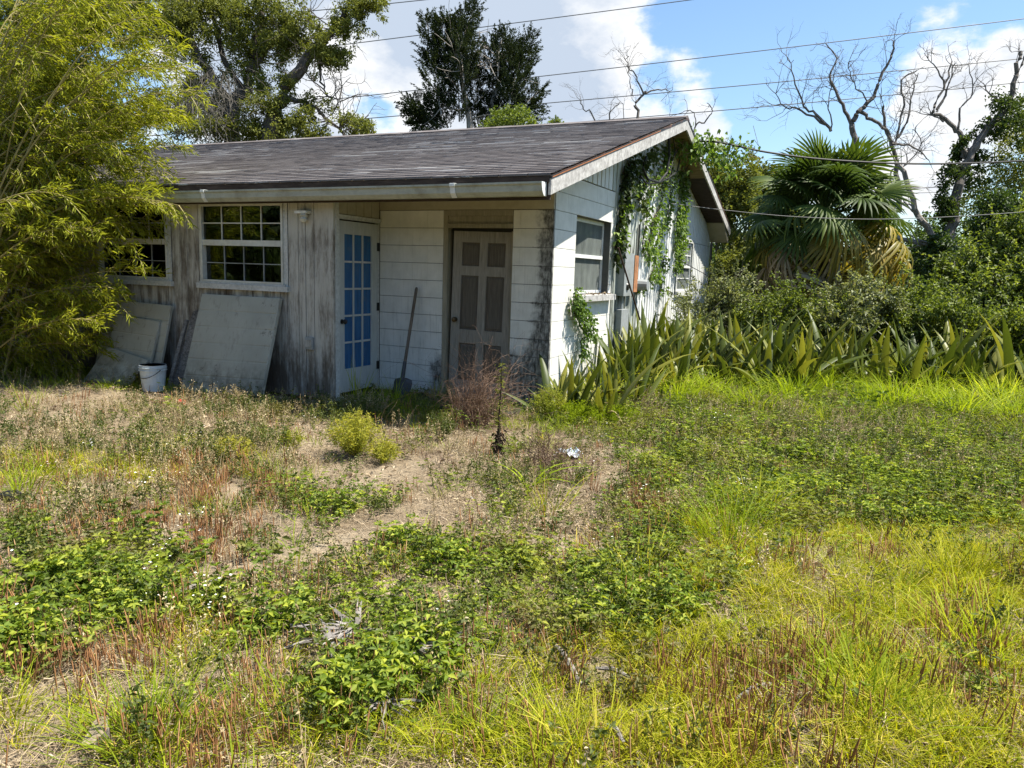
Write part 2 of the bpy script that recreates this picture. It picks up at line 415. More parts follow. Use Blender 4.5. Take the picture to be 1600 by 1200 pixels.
M['gutter'] = plain('gutter_enamel', (.38, .39, .33), .5, .35, dirt=(.20, .19, .13), dirt_amt=.7)
M['white_metal'] = plain('white_metal', (.68, .69, .67), .45, .4)
M['roof'] = mat_roof()
M['ground'] = mat_ground()
M['glass'] = mat_glass('window_glass', (.42, .45, .42))
M['glass_dust_reflect'] = mat_glass('dusty_reflecting_glass', (.4, .43, .42), .8, (.30, .33, .31))  # dust layer thickened: its pale gray-green also paints in the outdoor reflection
n_ = Nodes('blue_film_pane'); M['blue'] = n_.done(n_.bsdf(n_.mix(n_.rng(n_.noise(9, 7, .7), .5, .7, 0, .5), n_.ramp(n_.noise(1, 5, .6, n_.map((30, 30, 2.5))), (.3, (.008, .065, .18)), (.7, (.022, .125, .29))), (.06, .13, .20)), .22, .5, 0, n_.bump(n_.noise(1, 4, .6, n_.map((14, 14, 3))), .5, .01)))
M['door_paint'] = mat_wood('dull_white_door_paint', (.38, .39, .37), (.50, .51, .48), .7, (30, 30, 5))
M['door_light'] = mat_wood('bleached_door_wood', (.19, .17, .14), (.34, .315, .27), .85, (70, 70, 5))
M['door_dark'] = mat_wood('bare_door_panel_wood', (.08, .068, .054), (.15, .132, .108), .85, (80, 80, 4))
M['frame_gray'] = mat_wood('gray_door_frame', (.20, .18, .13), (.34, .31, .235), .85, (40, 40, 4))
M['black'] = plain('black_metal', (.015, .014, .013), .4, .4)
M['brass'] = plain('tarnished_brass', (.10, .065, .03), .4, .5, .6)
def mat_panel():
    n = Nodes('beige_panel_enamel'); c = n.ramp(n.noise(2.2, 4), (.3, (.33, .32, .255)), (.7, (.42, .405, .33)))
    c = n.mix(n.rng(n.noise(1, 8, .7, n.map((16, 16, 2.2))), .52, .70, 0, .55), c, (.17, .155, .12)); c = n.mix(n.rng(n.noise(4.5, 8, .75), .60, .66, 0, .7), c, (.10, .085, .065))
    z = n.xyz()[2]; c = n.mix(n.math('MULTIPLY', n.rng(z, .5, .05, 0, .8), n.rng(n.noise(7, 6, .7), .35, .6)), c, (.09, .08, .055))
    return n.done(n.bsdf(c, .55, .3, 0, n.bump(n.noise(1.5, 3), .25, .03)))
M['panel_beige'] = mat_panel()
M['gray_plank'] = mat_wood('rotten_gray_plank', (.05, .045, .04), (.27, .25, .22), .9, (30, 30, 45))
M['bucket'] = plain('bucket_plastic', (.50, .56, .58), .4, .4, dirt=(.25, .27, .26))
M['shaft'] = mat_wood('shovel_shaft_wood', (.08, .065, .05), (.2, .165, .13), .7, (60, 60, 4))
M['steel'] = plain('dull_steel', (.07, .07, .075), .5, .4, .5)
M['meter'] = plain('galvanised_gray', (.30, .32, .32), .6, .4, .2, dirt=(.12, .13, .1))
M['cable'] = plain('cable_black', (.012, .012, .012), .6, .3)
M['wire'] = plain('wire_gray', (.07, .075, .085), .6, .3)
M['wire_pale'] = plain('wire_pale', (.17, .165, .155), .6, .3)
M['stone'] = plain('gray_stone', (.13, .135, .14), .9, .1, var=.3)
M['white_trash'] = plain('white_plastic_scrap', (.8, .82, .85), .35, .5, dirt=(.25, .35, .5), dirt_amt=.6)
M['log_cut'] = mat_wood('cut_log_end', (.24, .19, .12), (.42, .35, .24), .85, (3, 3, 60))
M['bark'] = mat_bark('tree_bark', (.035, .03, .024), (.15, .13, .11))
M['bark_dead'] = mat_bark('dead_limb_bark', (.06, .052, .045), (.20, .18, .16))
M['bark_pale'] = mat_bark('pale_bark', (.15, .13, .11), (.36, .33, .29))
M['twig'] = plain('dry_twig', (.24, .19, .13), .85, .1)
M['twig_dark'] = plain('dark_stem', (.05, .035, .025), .9, .1)
M['gray_twig'] = plain('gray_vine_stems', (.13, .118, .10), .9, .1)
M['red'] = plain('red_scrap', (.5, .06, .04), .5, .4)
# plants
M['bamboo'] = leaf_mat('bamboo_leaf', (.13, .155, .014), (.33, .35, .032), (.62, .52, .17), .48, (1.25, 1.2, .55))
M['culm'] = plain('bamboo_culm', (.26, .22, .08), .6, .3, var=.3)
M['oak'] = leaf_mat('oak_leaf', (.05, .06, .015), (.12, .135, .03), (.25, .26, .065), .42)
M['ivy_tree'] = leaf_mat('vine_leaf_on_tree', (.03, .05, .014), (.07, .10, .025), (.13, .17, .04), .4)
M['cedar'] = leaf_mat('cedar_foliage', (.016, .024, .011), (.030, .042, .016), (.060, .068, .022), .25, rough=.7, spec=.1)
M['shrub'] = leaf_mat('shrub_leaf', (.055, .08, .014), (.125, .165, .024), (.27, .31, .055), .45, spec=.5)
M['shrub_dark'] = leaf_mat('dark_shrub_leaf', (.03, .055, .014), (.07, .11, .022), (.14, .19, .04), .4, spec=.5)
M['shrub_pale'] = leaf_mat('pale_shrub_leaf', (.09, .11, .045), (.17, .19, .08), (.32, .33, .17), .38, spec=.5)
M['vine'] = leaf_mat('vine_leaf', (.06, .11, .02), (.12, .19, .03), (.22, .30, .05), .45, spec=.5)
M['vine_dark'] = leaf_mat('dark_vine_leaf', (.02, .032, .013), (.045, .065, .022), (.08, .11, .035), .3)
M['sword'] = leaf_mat('sword_leaf', (.030, .046, .010), (.070, .092, .017), (.26, .25, .045), .30, spec=.3, rough=.45)
M['palm'] = leaf_mat('palm_leaf', (.026, .046, .010), (.055, .088, .016), (.13, .165, .03), .36, spec=.2, rough=.5)
M['palm_old'] = leaf_mat('yellowing_palm_leaf', (.13, .12, .02), (.30, .23, .04), (.42, .30, .07), .4, spec=.4, rough=.45)
M['palm_dead'] = leaf_mat('dead_palm_leaf', (.13, .10, .06), (.26, .215, .14), (.38, .33, .24), .2, (1, 1, .9))
M['grass'] = leaf_mat('lawn_grass', (.14, .17, .010), (.34, .35, .014), (.58, .46, .10), .5, (1.2, 1.15, .3))
M['grass_green'] = leaf_mat('green_grass', (.10, .15, .009), (.23, .29, .014), (.42, .43, .04), .52, (1.2, 1.2, .5))
M['grass_tall'] = leaf_mat('tall_grass', (.11, .16, .010), (.26, .33, .018), (.48, .48, .06), .5, (1.2, 1.2, .45))
M['grass_dry'] = leaf_mat('dry_grass', (.22, .165, .09), (.36, .29, .18), (.52, .45, .31), .25, (1, 1, .9))
M['herb'] = leaf_mat('herb_leaf', (.045, .075, .012), (.135, .19, .02), (.34, .37, .045), .47, spec=.25, patch=.35, pc=(.24, .20, .05))
M['herb_bright'] = leaf_mat('bright_weed_leaf', (.04, .075, .012), (.13, .19, .02), (.34, .37, .045), .47, spec=.28, obj_w=0., patch=.3, pc=(.26, .22, .05))
M['herb_dk'] = leaf_mat('dark_herb_leaf', (.045, .062, .014), (.085, .11, .02), (.20, .20, .04), .42, spec=.4, patch=.5, pc=(.20, .15, .06))
M['stalk'] = leaf_mat('brown_seed_stalk', (.16, .075, .035), (.33, .17, .075), (.48, .31, .16), .1, (1, 1, .9))
M['dryweed'] = leaf_mat('dry_weed', (.17, .125, .065), (.33, .26, .14), (.52, .44, .29), .25, (1, 1, .9))
M['yellow'] = leaf_mat('yellow_shrub_leaf', (.11, .14, .022), (.24, .27, .035), (.44, .40, .08), .45, (1.2, 1.1, .5))
M['brush'] = leaf_mat('dead_brush', (.10, .06, .04), (.22, .145, .10), (.36, .27, .20), .15, (1, 1, 1))
M['litter'] = leaf_mat('straw_litter', (.13, .09, .055), (.29, .225, .145), (.50, .42, .30), .1, (1, 1, .95), rough=.8, spec=.1)
M['flower'] = plain('white_flower', (.8, .8, .76), .7, .2)
M['flower_y'] = plain('yellow_flower', (.7, .5, .05), .7, .2)

# ------------------------------------------------------------------ ground
def gh(x, y):
    x = np.asarray(x, float); y = np.asarray(y, float)
    h = .030*np.sin(x*1.3+1.1)*np.cos(y*1.1+.4)+.018*np.sin(x*2.9+y*1.7)+.012*np.sin(x*5.1-y*4.3+2)
    near = np.clip(1-np.abs(y+3)/9, 0, 1)*np.clip(1-np.abs(x-0)/12, 0, 1)
    w = np.clip((-y-1.3)/1.0, 0, 1)*near + np.clip((x-.6)/1.5, 0, 1)*near*.6
    return h*np.clip(w, 0, 1)
def build_ground():
    xs = np.concatenate([-np.geomspace(400, 14, 14), np.arange(-13, 12.01, .16), np.geomspace(13, 400, 14)])
    ys = np.concatenate([-np.geomspace(200, 10, 10), np.arange(-9.2, 12.01, .16), np.geomspace(13, 900, 16)])
    X, Y = np.meshgrid(xs, ys); Z = gh(X, Y)
    V = np.stack([X, Y, Z], -1).reshape(-1, 3); nx, ny = len(xs), len(ys)
    i = np.arange(ny-1)[:, None]*nx+np.arange(nx-1)[None, :]; i = i.ravel()
    F = np.stack([i, i+1, i+nx+1, i+nx], 1)
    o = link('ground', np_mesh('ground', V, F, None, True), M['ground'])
    tag(o, 'dry sandy ground with straw litter in front of the house', None, kind='structure')
build_ground()

# ------------------------------------------------------------------ house
house = empty('house', (-5, 4, 0))
tag(house, 'abandoned single storey house with white block and weathered board walls and a shingle roof', 'house')
bpy.context.view_layer.update()
def hp(mb_or_o, name=None, mat=None, parent=None):
    """part of the house; vertices are in world space, so undo the parent's offset"""
    o = mb_or_o if isinstance(mb_or_o, bpy.types.Object) else mb_or_o.build(name, mat)
    o.parent = parent or house
    if o.parent is house: o.matrix_parent_inverse = Matrix.Translation((5, -4, 0))
    return o
_boxes = {}
def boxmesh(sx, sy, sz, mat, ch=.004, key=''):
    k = (round(sx, 3), round(sy, 3), round(sz, 3), mat.name, key)
    if k in _boxes: return _boxes[k]
    mb = MB(); c = min(ch, sx*.2, sy*.2, sz*.2); v = []; a, b, d = sx/2, sy/2, sz/2
    # chamfered box: 24 verts
    idx = {}
    for i, X in enumerate((-1, 1)):
        for j, Y in enumerate((-1, 1)):
            for l, Z in enumerate((-1, 1)):
                for ax in range(3):
                    p = [X*(a-c), Y*(b-c), Z*(d-c)]; p[ax] = (X*a, Y*b, Z*d)[ax]; idx[(i, j, l, ax)] = len(v); v.append(p)
    f = []
    def quad(q, nrm):
        P = [np.array(v[t]) for t in q]; nn = np.cross(P[1]-P[0], P[2]-P[0])
        f.append(tuple(q) if np.dot(nn, nrm) > 0 else tuple(q[::-1]))
    for s in (0, 1):
        n = 2*s-1
        quad([idx[(s, 0, 0, 0)], idx[(s, 1, 0, 0)], idx[(s, 1, 1, 0)], idx[(s, 0, 1, 0)]], (n, 0, 0))
        quad([idx[(0, s, 0, 1)], idx[(1, s, 0, 1)], idx[(1, s, 1, 1)], idx[(0, s, 1, 1)]], (0, n, 0))
        quad([idx[(0, 0, s, 2)], idx[(1, 0, s, 2)], idx[(1, 1, s, 2)], idx[(0, 1, s, 2)]], (0, 0, n))
    for i in (0, 1):
        for j in (0, 1):
            quad([idx[(i, j, 0, 0)], idx[(i, j, 1, 0)], idx[(i, j, 1, 1)], idx[(i, j, 0, 1)]], (2*i-1, 2*j-1, 0))
            quad([idx[(i, 0, j, 0)], idx[(i, 1, j, 0)], idx[(i, 1, j, 2)], idx[(i, 0, j, 2)]], (2*i-1, 0, 2*j-1))
            quad([idx[(0, i, j, 1)], idx[(1, i, j, 1)], idx[(1, i, j, 2)], idx[(0, i, j, 2)]], (0, 2*i-1, 2*j-1))
    for i in (0, 1):
        for j in (0, 1):
            for l in (0, 1):
                t = [idx[(i, j, l, 0)], idx[(i, j, l, 1)], idx[(i, j, l, 2)]]
                quad(t, (2*i-1, 2*j-1, 2*l-1))
    mb.add(v, f); me = mb.mesh('piece'); me.materials.append(mat); _boxes[k] = me; return me
def piece(name, parent, mat, x0, x1, y0, y1, z0, z1, rot=None, ch=.004):
    me = boxmesh(abs(x1-x0), abs(y1-y0), abs(z1-z0), mat, ch)
    o = bpy.data.objects.new(name, me); COL.objects.link(o)
    o.parent = parent
    loc = Vector(((x0+x1)/2, (y0+y1)/2, (z0+z1)/2))
    off = getattr(parent, 'location', Vector((0, 0, 0))) if parent is house else Vector((0, 0, 0))
    o.location = loc - (Vector((-5, 4, 0)) if parent is house else Vector((0, 0, 0)))
    if rot: o.rotation_euler = rot
    return o

XR = -2.27          # return wall plane / right end of the boarded bay
YB = -0.89          # front face of the boarded bay
XL = -11.2          # left end of house
DEP = 9.0
OV = 0.4
RIDGE = (4.33, 4.0); EAVE = (-1.09, 2.458); REAR = (9.12, 2.64)
def roof_z(y):
    if y < RIDGE[0]: return EAVE[1]+(RIDGE[1]-EAVE[1])*(y-EAVE[0])/(RIDGE[0]-EAVE[0])
    return RIDGE[1]+(REAR[1]-RIDGE[1])*(y-RIDGE[0])/(REAR[0]-RIDGE[0])
CH = 0.2032

# --- front block wall (plane Y=0), X from XR to 0, door opening
mb = MB()
mb.box(XR-.02, -1.385, .012, .16, 0, 2.45); mb.box(-.486, -.012, .012, .16, 0, 2.45); mb.box(-1.385, -.486, .012, .16, 2.235, 2.45)
bw = hp(mb, 'front_block_wall', M['mortar'])
def block_row(parent, u0, u1, z0, z1, course, axis, sgn=1, wjit=.006):
    off = .2 if course % 2 else 0.0
    cuts = [u0]; u = math.floor(u0/.4)*.4+off
    while u < u1-.06:
        if u > u0+.06: cuts.append(u)
        u += .4
    cuts.append(u1); g = .0026
    for a, b in zip(cuts[:-1], cuts[1:]):
        j = random.uniform(-.0009, .0009)
        if axis == 0: piece('block', parent, M['block'], a+.0001, b-.0001, 0+j, .03, z0+g, z1-g, ch=.0014)
        else: piece('block', parent, M['block'], -.03, 0+j, a+.0001, b-.0001, z0+g, z1-g, ch=.0014)
for c in range(11):
    z0, z1 = c*CH, (c+1)*CH
    block_row(bw, XR, -1.385, z0, z1, c, 0); block_row(bw, -.486, 0.0, z0, z1, c, 0)
# plain painted panel along the top
mb = MB(); mb.box(XR+.002, -.002, -.012, .011, 2.2385, 2.47); hp(mb, 'header_panel', M['plywood'])

# --- gable wall, plane X=0 facing +X
W1 = (0.70, 2.02, 1.31, 2.235); W2 = (5.95, 7.15, 1.29, 2.20)   # y0,y1,z0,z1 openings
SID0 = 2.17
def slab_open(mb, y0, y1, z0, z1, opens, xa, xb):
    ys = sorted(set([y0, y1]+[v for o in opens for v in o[:2] if y0 < v < y1]))
    for a, b in zip(ys[:-1], ys[1:]):
        c = (a+b)/2; zs = [(z0, z1)]
        for o in opens:
            if o[0] < c < o[1]: zs = [(z0, o[2]), (o[3], z1)]
        for p, q in zs: mb.box(xa, xb, a, b, p, q)
mb = MB(); slab_open(mb, .17, SID0, 0, 2.642, [W1], -.16, -.012)
gw = hp(mb, 'gable_block_wall', M['mortar'])
for c in range(13):
    z0, z1 = c*CH, (c+1)*CH
    def seg(a, b): block_row(gw, a, b, z0, z1, c+1, 1)
    top = roof_z(0)-.05
    if z1 <= W1[2]+.04 or z0 >= W1[3]-.05:
        a = 0.031
        if z1 > 2.55: a = .14
        seg(a, SID0)
    else:
        seg(.031, W1[0]); seg(W1[1], SID0)
# --- gable board siding
mb = MB()
slab_open(mb, SID0, DEP, 0, 2.4, [W2], -.12, -.02)
mb.prism([(0.35, 2.645), (SID0, 2.645), (SID0, 2.4), (DEP, 2.4), (DEP, 2.5), (RIDGE[0], RIDGE[1]-.17)], 0, -.11, -.021)
gs = hp(mb, 'gable_siding', M['backing'])
def gboard(y0, y1, z0, z1a, z1b, mat):
    mb = MB(); j = random.uniform(-.003, .003); g = .003
    mb.prism([(y0+g, z0), (y1-g, z0), (y1-g, z1b), (y0+g, z1a)], 0, -.019, .004+j)
    # batten-like raised lip on one edge
    mb.prism([(y0+g, z0), (y0+.028, z0), (y0+.028, z1a+(z1b-z1a)*.1), (y0+g, z1a)], 0, .004+j+.0005, .013+j)
    return hp(mb, 'siding_board', mat, gs)
y = .52
while y < DEP-.05:
    w = random.choice((.145, .16, .175, .15)); y1 = min(y+w, DEP)
    za, zb = roof_z(y)-.06, roof_z(y1)-.06
    if y < RIDGE[0] < y1: za = zb = min(za, zb)
    c = (y+y1)/2; mat = M['siding_old'] if (SID0-.1 < c < 4.55) else M['siding_gable']
    if 2.45 < c < 4.9 : mat = M['siding_old'] if c < 3.4 else M['siding_gable']
    zlow = 2.652 if c < SID0 else 0.0
    if y < SID0 < y1: y1 = SID0; zb = roof_z(y1)-.06
    if zlow == 0 and W2[0]-.02 < c < W2[1]+.02:
        gboard(y, y1, 0, W2[2]-.05, W2[2]-.05, mat); gboard(y, y1, W2[3]+.05, za, zb, mat)
    elif zlow == 0 and c > 5.2:
        gboard(y, y1, 0, 2.215, 2.215, mat); gboard(y, y1, 2.225, za, zb, mat)
    elif zlow > 0 : gboard(y, y1, 2.652, za, zb, M['siding_gable'] if c < 2.0 else M['siding_old'])
    else: gboard(y, y1, 0, za, zb, mat)
    y = y1
# louvred gable vent
vt = MB(); vt.box(.014, .05, 3.93, 3.965, 3.12, 3.66); vt.box(.014, .05, 4.62, 4.655, 3.12, 3.66); vt.box(.014, .05, 3.93, 4.655, 3.08, 3.119); vt.box(.0145, .02, 3.966, 4.619, 3.12, 3.66)
vent = hp(vt, 'gable_vent', M['trim'])
for i in range(7):
    s = MB(); z = 3.15+i*.072; s.prism([(.022, z+.05), (.026, z+.054), (.052, z+.006), (.048, z)], 1, 3.967, 4.618)
    o = hp(s, 'slat', M['trim'], vent)
# --- rear and left walls (close the box so that the inside is dark)
mb = MB(); mb.box(XL, -.13, DEP-.12, DEP, 0, 2.45); hp(mb, 'rear_wall', M['siding'])
mb = MB(); mb.box(XL, XL+.12, YB+.02, DEP-.13, 0, 2.45)
mb.prism([(YB+.02, 2.451), (DEP-.13, 2.451), (DEP-.13, 2.52), (RIDGE[0], RIDGE[1]-.17), (YB+.02, 2.46)], 0, XL, XL+.12); hp(mb, 'end_wall', M['siding'])
mb = MB(); mb.box(XL+.13, -.13, 4.4, 4.5, 0, 2.4); hp(mb, 'inner_wall', M['backing'])

# --- bay wall with boards, plane Y=YB facing -Y
WA = (-4.262, -2.97, 1.325, 2.245); WB = (-6.13, -4.845, 1.325, 2.245); WC = (-8.9, -7.6, 1.325, 2.245)
def slab_x(mb, x0, x1, z0, z1, opens, ya, yb):
    xs = sorted(set([x0, x1]+[v for o in opens for v in o[:2] if x0 < v < x1]))
    for a, b in zip(xs[:-1], xs[1:]):
        c = (a+b)/2; zs = [(z0, z1)]
        for o in opens:
            if o[0] < c < o[1]: zs = [(z0, o[2]), (o[3], z1)]
        for p, q in zs: mb.box(a, b, ya, yb, p, q)
mb = MB(); slab_x(mb, XL, XR-.021, 0, 2.45, [WA, WB, WC], YB+.021, YB+.12)
fs = hp(mb, 'front_siding', M['backing'])
mb = MB(); mb.box(XR-.12, XR-.02, YB+.125, -.03, 2.13, 2.45); mb.box(XR-.12, XR-.02, YB+.125, -.86+.01, 0, 2.13)
rs = hp(mb, 'return_siding', M['backing'])
x = XL
while x < XR-.11:
    w = random.choice((.10, .14, .19, .15, .12)); x1 = min(x+w, XR-.10)
    for o in (WA, WB, WC):
        for e in (o[0]-.034, o[1]+.059):
            if x+.012 < e < x1: x1 = e
    c = (x+x1)/2; j = random.uniform(-.003, .002)
    spans = [(0.04, 2.45)]
    for o in (WA, WB, WC):
        if o[0]-.034 < c < o[1]+.059: spans = [(0.04, o[2]-.087), (o[3]+.033, 2.45)]
        elif abs(x-o[0]) < .1 and False: pass
    for a, b in spans: piece('siding_board', fs, M['siding'], x+.003, x1-.003, YB+j, YB+.02, a, b)
    x = x1
# corner trim boards
piece('corner_board', house, M['siding'], XR-.098, XR+.018, YB-.018, YB+.018, 0.02, 2.45)
piece('corner_board', house, M['trim'], XR-.018, XR+.02, YB+.02, YB+.085, 0.02, 2.45)
yy = -.80
for w in (.155, .165, .15, .15, .16):
    piece('siding_board', rs, M['plywood'], XR-.02, XR+.006+random.uniform(-.002, .002), yy+.003, min(yy+w, -.004)-.003, 2.135, 2.45); yy += w

# --- windows
def win_front(nm, W, cols, lower_off=True, y=YB):
    x0, x1, z0, z1 = W; t = .026
    mb = MB()
    mb.box(x0, x0+t, y-.028, y+.07, z0, z1); mb.box(x1-t, x1, y-.028, y+.07, z0, z1)
    mb.box(x0+t, x1-t, y-.028, y+.07, z1-t, z1); mb.box(x0+t, x1-t, y-.028, y+.07, z0, z0+t*.8)
    zm = z0+(z1-z0)*.475
    w = hp(mb, nm, M['trim_clean'])
    mb = MB(); mb.box(x0+t, x1-t, y-.02, y+.05, zm-.005, zm+.062); hp(mb, 'meeting_rail', M['trim_clean'], w)
    def sash(a, b, yy_, tt, mat):
        mb = MB(); iw = x1-x0-2*t
        for k in range(1, cols): c = x0+t+iw*k/cols; mb.box(c-tt/2, c+tt/2, yy_-.008, yy_+.004, a+.001, b-.001)
        zz = (a+b)/2; 
        for k in range(cols):
            c0 = x0+t+iw*k/cols+(tt/2 if k else 0)+.0005; c1 = x0+t+iw*(k+1)/cols-(tt/2 if k < cols-1 else 0)-.0005
            mb.box(c0, c1, yy_-.006, yy_+.002, zz-tt/2, zz+tt/2)
        hp(mb, 'muntin', mat, w)
        for r_ in range(2):
            za, zb = (a, zz-tt/2) if r_ == 0 else (zz+tt/2, b)
            for k in range(cols):
                c0 = x0+t+iw*k/cols+tt/2; c1 = x0+t+iw*(k+1)/cols-tt/2
                p = MB(); p.box(c0, c1, yy_+.006, yy_+.009, za, zb); hp(p, 'pane', M['glass'], w)
    sash(zm+.062, z1-t, y+.0, .013, M['trim_clean']); sash(z0+t*.8, zm-.005, y+.03, .010, M['meter'])
    mb = MB(); mb.box(x0-.065, x1+.08, y-.05, y+.0, z0-.085, z0-.022); mb.box(x0-.03, x1+.03, y-.033, y-.004, z0-.021, z0-.0015); s = hp(mb, 'sill', M['trim'], w)
    mb = MB(); mb.box(x0-.035, x0-.0015, y-.012, y-.0045, z0-.02, z1+.03); mb.box(x1+.0015, x1+.06, y-.012, y-.0045, z0-.02, z1+.03); mb.box(x0-.0, x1, y-.012, y-.0045, z1+.0015, z1+.032); hp(mb, 'casing', M['trim'], w)
    # pale rag of curtain just inside the left edge
    return w
win_front('window', WA, 4); win_front('window', WB, 4); win_front('window', WC, 4)
mb = MB()
for i in range(5): mb.box(-4.21+i*.022, -4.195+i*.022, -.72+.01*(i % 2), -.715+.01*(i % 2), 1.30, 2.2)
hp(mb, 'curtain', plain('gray_curtain', (.25, .28, .29), .9, .1))

def win_side(nm, W, inset, zmf, muntins=False, dusty=True, sillmat='rake'):
    y0, y1, z0, z1 = W; t = .04; x = -inset
    mb = MB(); zm = z0+(z1-z0)*zmf
    mb.box(x-.03, x, y0+.002, y0+t, z0+.002, z1-.002); mb.box(x-.03, x, y1-t, y1-.002, z0+.002, z1-.002); mb.box(x-.03, x, y0+t, y1-t, z1-t*1.2, z1-.002); mb.box(x-.03, x, y0+t, y1-t, z0+.002, z0+t)
    w = hp(mb, nm, M['white_metal'])
    mb = MB(); mb.box(x-.02, x+.012, y0+t+.001, y1-t-.001, zm-.022, zm+.022); hp(mb, 'meeting_rail', M['white_metal'], w)
    for a, b, dx in ((z0+t, zm-.022, -.02), (zm+.022, z1-t*1.2, -.012)):
        mb = MB(); mb.box(x+dx-.004, x+dx, y0+t, y1-t, a, b); hp(mb, 'pane', M['glass_dust_reflect'] if dusty else M['glass'], w)
        if muntins:
            mb = MB(); zc = (a+b)/2; mb.box(x+dx+.001, x+dx+.01, y0+t, y1-t, zc-.011, zc+.011)
            if dx > -.015:
                for k in range(1, 4): c = y0+t+(y1-y0-2*t)*k/4; mb.box(x+dx+.002, x+dx+.011, c-.012, c+.012, a, zc-.0115); mb.box(x+dx+.002, x+dx+.011, c-.012, c+.012, zc+.0115, b)
            hp(mb, 'muntin', M['white_metal'], w)
    mb = MB(); mb.prism([(-inset, z0-.075), (.09, z0-.085), (.09, z0-.012), (-inset, z0)], 1, y0-.0, y1+.07) if inset > .05 else mb.box(.014, .06, y0-.05, y1+.05, z0-.09, z0-.002)
    hp(mb, 'sill', M[sillmat], w)
    if inset < .05:
        mb = MB(); mb.box(.0142, .03, y0-.07, y0, z0-.002, z1+.07); mb.box(.0142, .03, y1, y1+.07, z0-.002, z1+.07); mb.box(.0142, .03, y0, y1, z1, z1+.07); hp(mb, 'casing', M['trim'], w)
    return w
w1 = win_side('side_window', W1, .10, .50)
w2 = win_side('side_window', W2, .0, .50, True, True, 'trim')
# white drapes behind the panes
mb = MB(); mb.box(-.20, -.195, W1[0], W1[1], W1[2], W1[3]); hp(mb, 'blind', plain('gray_blind', (.16, .18, .17), .9, .1))

# --- french door on the return wall (plane X=XR facing +X)
DY0, DY1, DZ0, DZ1 = -.785, -.035, .10, 2.065
fd = hp(MB(), 'french_door', None) if False else None
mb = MB(); st = .115; x0, x1 = XR-.045, XR-.008
gy0, gy1, gz0, gz1 = DY0+.105, DY1-.125, DZ0+.27, DZ1-.145
mb.box(x0, x1, DY0, gy0, DZ0, DZ1); mb.box(x0, x1, gy1, DY1, DZ0, DZ1); mb.box(x0, x1, gy0, gy1, DZ0, gz0); mb.box(x0, x1, gy0, gy1, gz1, DZ1)
fd = hp(mb, 'french_door', M['door_paint'])
pw = (gy1-gy0); ph = (gz1-gz0); mt = .022
for r_ in range(5):
    for c in range(3):
        a = gy0+pw*c/3+(mt/2 if c else 0); b = gy0+pw*(c+1)/3-(mt/2 if c < 2 else 0)
        d = gz0+ph*r_/5+(mt/2 if r_ else 0); e = gz0+ph*(r_+1)/5-(mt/2 if r_ < 4 else 0)
        p = MB(); p.box(x1-.022, x1-.016, a, b, d, e); hp(p, 'pane', M['blue'], fd)
mb = MB()
for c in (1, 2): y_ = gy0+pw*c/3; mb.box(x1-.024, x1-.001, y_-mt/2, y_+mt/2, gz0, gz1)
for r_ in range(1, 5):
    z = gz0+ph*r_/5
    for c in range(3):
        a = gy0+pw*c/3+(mt/2 if c else 0); b = gy0+pw*(c+1)/3-(mt/2 if c < 2 else 0); mb.box(x1-.023, x1-.002, a, b, z-mt/2, z+mt/2)
hp(mb, 'muntin', M['door_paint'], fd)
def knob(c, axis, r_, parent, mat):
    mb = MB(); d = np.zeros(3); d[axis[0]] = axis[1]; c = np.array(c, float)
    prof = [(0, .028), (.006, .028), (.008, .011), (.03, .011), (.034, .024), (.048, .03), (.062, .024), (.067, .006)]
    mb.tube([c+d*p for p, _ in prof], [q*r_ for _, q in prof], 12); return hp(mb, 'door_knob', mat, parent)
knob((x1, DY0+.055, .93), (0, 1), 1.0, fd, M['black'])
for z in (.36, 1.08, 1.80):
    mb = MB(); mb.tube([(XR+.002, DY1+.012, z-.05), (XR+.002, DY1+.012, z+.05)], .008, 8); mb.box(XR-.007, XR-.001, DY1-.02, DY1+.004, z-.05, z+.05); hp(mb, 'hinge', M['black'], fd)
mb = MB(); mb.box(XR-.06, XR+.012, DY0-.045, DY0-.006, .06, 2.08); mb.box(XR-.06, XR-.005, DY1+.006, -.004, .06, 2.08)
mb.box(XR-.06, XR+.014, DY0-.045, -.004, 2.082, 2.10); mb.box(XR-.02, XR+.022, DY0-.05, -.004, 2.101, 2.13); mb.box(XR-.06, XR+.03, DY0-.045, -.004, .02, .058)
hp(mb, 'door_frame', M['trim'], fd)

# --- six panel wooden door in the block wall
mb = MB(); fx0, fx1 = -1.383, -.488
mb.box(fx0, fx0+.058, .006, .12, 0.02, 2.233); mb.box(fx1-.03, fx1, .03, .12, .02, 2.0)
mb.box(fx0+.059, fx1-.001, -.003, .05, 2.17, 2.234); mb.box(fx0+.059, fx1-.001, .022, .05, 2.085, 2.169); mb.box(fx0+.059, fx1-.001, -.006, .05, 2.035, 2.084); mb.box(fx0, fx1, -.02, .15, 0, .019)
dfm = hp(mb, 'door_frame', M['frame_gray'])
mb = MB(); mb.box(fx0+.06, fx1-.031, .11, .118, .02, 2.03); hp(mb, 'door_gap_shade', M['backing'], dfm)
wd = empty('wooden_door', (0, 0, 0)); wd.parent = house; wd.matrix_parent_inverse = Matrix.Translation((5, -4, 0))
wd.location = (-1.30, .035, .05); wd.rotation_euler = (R(-.6), R(.9), R(2.2))
DW, DH, T = .775, 1.955, .036
def wp(x0, x1, z0, z1, y0, y1, name, mat):
    mb = MB(); mb.box(x0, x1, y0, y1, z0, z1); o = mb.build(name, mat); o.parent = wd; return o
sw, ms = .112, .10
rows = [(.22, .66), (.82, 1.45), (1.56, 1.83)]      # panel z ranges (bottom, middle, top)
pxs = [(sw, (DW-ms)/2), ((DW+ms)/2, DW-sw)]
